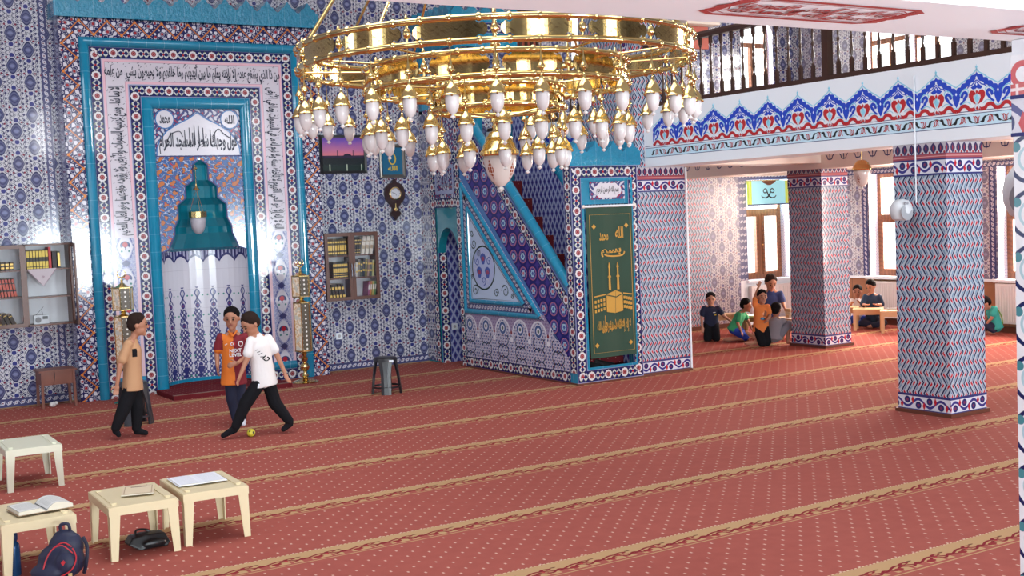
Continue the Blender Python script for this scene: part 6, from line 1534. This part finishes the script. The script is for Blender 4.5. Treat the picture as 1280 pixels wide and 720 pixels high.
def jers(c):
    if c.x < -.135 and c.z > .80: return 1
    if c.x < -.10 and c.z > .72: return 0 if c.z < .80 else 1
    if c.x > .125 and c.z > .70: return 1 if c.z > .90 else 0
    return 0 if c.x < .0 else 1
t, sh2 = person('boy in an orange and maroon football shirt standing between the others', (4.163, 12.05), dict(
    pel=(-.01, .01, .55), nec=(.0, .0, .965), hed=(.0, -.02, 1.11), sl=(-.118, 0, .925), sr=(.122, 0, .915), el=(-.165, .03, .755), er=(.155, .02, .735), wl=(-.165, -.05, .63), wr=(.035, -.12, .665),
    hl=(-.045, 0, .53), hr=(.035, .01, .53), kl=(-.04, -.02, .29), kr=(.045, .01, .29), al=(-.01, .0, .06), ar=(.055, .05, .06), tl=(-.04, -.11, .022), tr=(.06, -.06, .022), dr=(-1, -.2, -.25), xr=(0, 0, 1), thr=(1, 0, 0), xl=(0, 1, 0)),
    hair=HAIR, shirt=[ORANGE, MAROON], pants=NAVYCL, sock=WSOCK, f=(-.18, -1, -.16), hem=.07, vox=.0075, loose=1.3, split=jers, sleeve=.72)
def emblem(m, P):
    m.poly([P(.028*math.cos(2*PI*k/14)-.0, .028*math.sin(2*PI*k/14)) for k in range(14)], None, 0)
    m.ribbon([(.017*math.cos(a), .017*math.sin(a)) for a in [PI*.35+PI*1.3*k/12 for k in range(13)]], .006, P, .002, 1); m.poly([P(.008+.008*math.cos(2*PI*k/5), .008*math.sin(2*PI*k/5), .002) for k in range(5)], None, 1)
decal(t, sh2, (-.005, -.2, .855), (1, 0, 0), (0, 0, 1), (0, 1, 0), emblem, 'round_emblem', [mat('red_badge', color=(196, 24, 32), rough=.6), WHITEP])
decal(t, sh2, (.075, -.2, .85), (1, 0, 0), (0, 0, 1), (0, 1, 0), lambda m, P: (m.poly([P(a*.9, b*.9) for a, b in ((-.022, .03), (.022, .03), (.026, .0), (.018, -.024), (0, -.034), (-.018, -.024), (-.026, 0))], None, 0), m.ribbon([(.012*math.cos(2*PI*k/10), .012*math.sin(2*PI*k/10)) for k in range(10)], .006, P, .002, 1, closed=True)), 'club_crest', [WHITEP, MAROON])
decal(t, sh2, (.02, -.2, .765), (1, 0, 0), (0, 0, 1), (0, 1, 0), lambda m, P: (write(m, P, 'NEXT', .0, .022, .12, .036, 0, arabic=False, bold=.03), write(m, P, 'LEVEL', .0, -.022, .125, .036, 0, arabic=False, bold=.03)), 'chest_lettering', WHITEP)
decal(t, sh2, (-.07, -.2, .855), (1, 0, 0), (0, 0, 1), (0, 1, 0), lambda m, P: m.ribbon([(-.012, -.004), (-.002, -.006), (.012, .006)], .006, P, 0), 'small_mark', WHITEP)
m = MB(); m.tube(catmull([(-.04, -.045, .985), (-.015, -.066, .955), (.0, -.074, .935), (.02, -.066, .955), (.045, -.045, .985)], 4), .009, 6); m.build('collar', ORANGE, t)

t, sh3 = person('boy in a white t-shirt and black tracksuit bottoms striding, head bowed', (4.104, 11.362), dict(
    pel=(.105, 0, .56), nec=(.065, -.015, .985), hed=(.005, -.035, 1.095), sl=(.0, -.085, .94), sr=(.165, .055, .94), el=(-.05, -.12, .76), er=(.245, .04, .765), wl=(-.115, -.145, .62), wr=(.31, .02, .59),
    hl=(.07, -.045, .54), hr=(.14, .035, .54), kl=(-.075, -.06, .345), kr=(.195, .03, .31), al=(-.195, -.05, .10), ar=(.335, .03, .105), tl=(-.325, -.07, .03), tr=(.25, .005, .03), xr=(.6, .8, 0), thr=(-1, 0, 0), xl=(.4, .9, 0)),
    hair=HAIR2, shirt=WCL, pants=BLK, sock=BLK, f=(-.72, -.52, -.50), hem=.03, vox=.0075, loose=1.5, ploose=1.3, sleeve=.66)
decal(t, sh3, (.045, -.3, .80), (.7, -.25, -.9), (.9, 0, .55), (.25, 1, 0), lambda m, P: (write(m, P, 'AD', .045, .0, .075, .046, 0, arabic=False, bold=.04), m.ribbon([(-.015, -.018), (-.010, .018)], .006, P, 0), m.ribbon([(-.04, -.015), (-.034, .015)], .006, P, 0), m.ribbon([(-.065, -.012), (-.060, .012)], .005, P, 0)), 'chest_lettering', BLK)
decal(t, [c for c in t.children if c.name.startswith('trousers')][0], (.05, -.3, .50), (1, 0, 0), (0, 0, 1), (0, 1, 0), lambda m, P: m.poly([P(-.012, -.02), P(.006, -.022), P(.012, .02), (P(-.004, .024))]), 'hip_patch', WHITEP)

def leg(**k): return k
t, s_ = person('child kneeling upright in a navy t-shirt and black shorts with a grey print', (12.40, 14.146), dict(
    pel=(0, .03, .27), nec=(0, 0, .535), hed=(0, -.01, .635), sl=(-.105, 0, .50), sr=(.105, 0, .50), el=(-.148, .01, .36), er=(.19, -.03, .38), wl=(-.14, -.03, .22), wr=(.285, -.06, .30),
    kl=(-.065, -.06, .05), kr=(.065, -.06, .05), al=(-.06, .17, .045), ar=(.06, .17, .045), tl=(-.06, .27, .03), tr=(.06, .27, .03)), s=.92, shirt=NAVYCL, pants=BLK, plen=.5, f=(.1, -1, -.1), vox=.011, loose=1.3)
decal(t, s_, (.05, -.2, .42), (1, 0, 0), (0, 0, 1), (0, 1, 0), lambda m, P: (m.poly([P(-.02, .012), P(.016, .012), P(.016, .022), P(-.02, .022)], None, 0), m.poly([P(.0, -.03), P(.026, -.03), P(.026, -.006), P(.0, -.006)], None, 1)), 'chest_badge', [mat('pale_grey_print', color=(180, 184, 190), rough=.7), mat('yellow_print')])
t, s_ = person('child in a green t-shirt and blue shorts kneeling and leaning forward', (12.578, 13.721), dict(
    pel=(-.085, 0, .20), nec=(.045, 0, .455), hed=(.105, -.01, .545), sl=(.06, .09, .425), sr=(-.0, -.095, .415), el=(.13, .11, .30), er=(-.025, -.125, .285), wl=(.17, .10, .20), wr=(.02, -.125, .175),
    kl=(.13, .06, .055), kr=(.12, -.06, .05), al=(-.15, .06, .045), ar=(-.16, -.06, .045), tl=(-.24, .06, .04), tr=(-.25, -.06, .04)), s=.90, shirt=mat('green_cloth', color=(56, 160, 106), rough=.85), pants=mat('blue_cloth', color=(34, 70, 180), rough=.85), plen=.42, f=(1, -.25, -.15), vox=.011, loose=1.3)
t, s_ = person('child in an orange t-shirt kneeling with one arm raised high', (12.391, 13.098), dict(
    pel=(.02, 0, .27), nec=(.035, 0, .595), hed=(.05, -.02, .705), sl=(-.055, 0, .585), sr=(.125, .0, .565), el=(-.04, .0, .735), er=(.15, -.05, .43), wl=(.0, -.01, .845), wr=(.11, -.13, .38),
    kl=(.03, -.10, .06), kr=(.10, -.06, .06), al=(-.13, .03, .16), ar=(-.12, -.06, .05), tl=(-.21, .05, .22), tr=(-.23, -.06, .05), xl=(1, 0, 0)), s=.93, skin=SKIN, shirt=mat('orange_cotton', color=(216, 124, 60), rough=.85), pants=BLK, plen=.5, f=(.30, -1, 0), vox=.010, loose=1.3, hem=.03)
decal(t, s_, (.06, -.2, .42), (1, 0, 0), (0, 0, 1), (0, 1, 0), lambda m, P: (m.poly([P(-.05, -.03), P(.0, -.045), P(.03, -.03), P(.01, .0), P(-.03, .0)], None, 0), m.poly([P(.0, .01), P(.04, .0), P(.05, .07), P(.02, .10)], None, 1), m.poly([P(-.02, .04), P(.01, .03), P(.01, .08)], None, 2)), 'chest_print', [mat('teal_print'), mat('brown_print', color=(120, 70, 50), rough=.7), mat('peach_print', color=(226, 170, 130), rough=.7)])
t, s_ = person('child squatting in a grey t-shirt with back turned, by the pillar', (12.615, 12.969), dict(
    pel=(-.05, 0, .12), nec=(-.02, .03, .40), hed=(-.01, .03, .505), sl=(-.115, .02, .355), sr=(.08, .03, .355), el=(-.13, .16, .26), er=(.16, .12, .26), wl=(-.06, .26, .28), wr=(.13, .24, .30),
    kl=(-.06, .20, .25), kr=(.165, .06, .285), al=(-.08, .10, .05), ar=(.145, -.02, .05), tl=(-.08, .21, .025), tr=(.20, .05, .025)), s=.92, skin=SKIN2, shirt=mat('grey_cloth', color=(128, 122, 128), rough=.9), pants=mat('grey_shorts', color=(112, 112, 122), rough=.9), plen=.5, f=(.35, .9, -.15), vox=.011, loose=1.5)
t, s_ = person('man in a blue t-shirt sitting behind the desk under the window', (13.75, 14.25), dict(
    pel=(-.01, .05, .16), nec=(.0, 0, .68), hed=(-.0, -.02, .80), sl=(-.15, 0, .62), sr=(.145, 0, .62), el=(-.175, -.06, .42), er=(.185, -.06, .45), wl=(-.10, -.21, .37), wr=(.21, -.23, .40),
    kl=(-.26, -.12, .09), kr=(.26, -.12, .09), al=(.03, -.20, .05), ar=(-.03, -.26, .05), tl=(.13, -.24, .04), tr=(-.13, -.28, .04)), s=1.16, skin=SKIN, hair=HAIR2, shirt=mat('steel_blue_cloth', color=(52, 66, 116), rough=.85), pants=NAVYCL, f=(.32, -.9, -.42), vox=.012, loose=1.1)
t, s_ = person('boy in a white t-shirt sitting at the pine desk nearest the pillar', (15.25, 13.95), dict(
    pel=(.09, .03, .13), nec=(.09, 0, .455), hed=(.09, -.01, .565), sl=(-.0, 0, .415), sr=(.185, 0, .415), el=(-.03, -.09, .32), er=(.20, -.08, .31), wl=(-.01, -.20, .385), wr=(.13, -.20, .385),
    kl=(-.06, -.16, .09), kr=(.24, -.12, .09), al=(.12, -.16, .05), ar=(.06, -.20, .05), tl=(.19, -.18, .04), tr=(-.02, -.22, .04)), s=.92, skin=SKIN2, shirt=WCL, pants=mat('blue_cloth'), f=(-.15, -1, -.2), vox=.012, loose=1.4)
t, s_ = person('boy in a dark blue patterned shirt bent over the middle pine desk', (15.3, 13.40), dict(
    pel=(-.12, .04, .13), nec=(-.13, 0, .55), hed=(-.145, -.02, .665), sl=(-.235, 0, .505), sr=(-.02, 0, .495), el=(-.28, -.07, .38), er=(.02, -.05, .37), wl=(-.22, -.18, .385), wr=(-.06, -.19, .385),
    kl=(-.28, -.14, .09), kr=(.04, -.12, .09), al=(-.06, -.16, .05), ar=(-.14, -.22, .05), tl=(.0, -.18, .04), tr=(-.22, -.24, .04)), s=.96, shirt=mat('patterned_cloth', color=(28, 44, 66), rough=.85, vary=.7), pants=NAVYCL, f=(-.45, -.85, -.40), vox=.012, loose=1.3, sleeve=.9)
t, s_ = person('child in a teal t-shirt crouching on the carpet beside the wood panelling', (15.43, 11.45), dict(
    pel=(.06, .0, .12), nec=(.0, 0, .40), hed=(-.085, -.02, .46), sl=(-.02, .09, .38), sr=(.05, -.09, .385), el=(-.05, .12, .25), er=(.0, -.13, .25), wl=(-.09, .08, .16), wr=(-.08, -.11, .16),
    kl=(-.10, .08, .15), kr=(-.09, -.08, .15), al=(.02, .08, .05), ar=(.03, -.08, .05), tl=(-.07, .08, .03), tr=(-.06, -.08, .03)), s=.92, shirt=mat('teal_cloth', color=(50, 160, 150), rough=.85), pants=NAVYCL, f=(-.85, -.3, -.55), vox=.012, loose=1.4)
m = MB(); m.tube(catmull([(.03, -.105, .43), (.10, -.09, .35), (.14, -.05, .25), (.15, -.03, .16)], 4), .009, 6); m.build('green_strap', mat('lime_strap', color=(110, 150, 60), rough=.7), t)
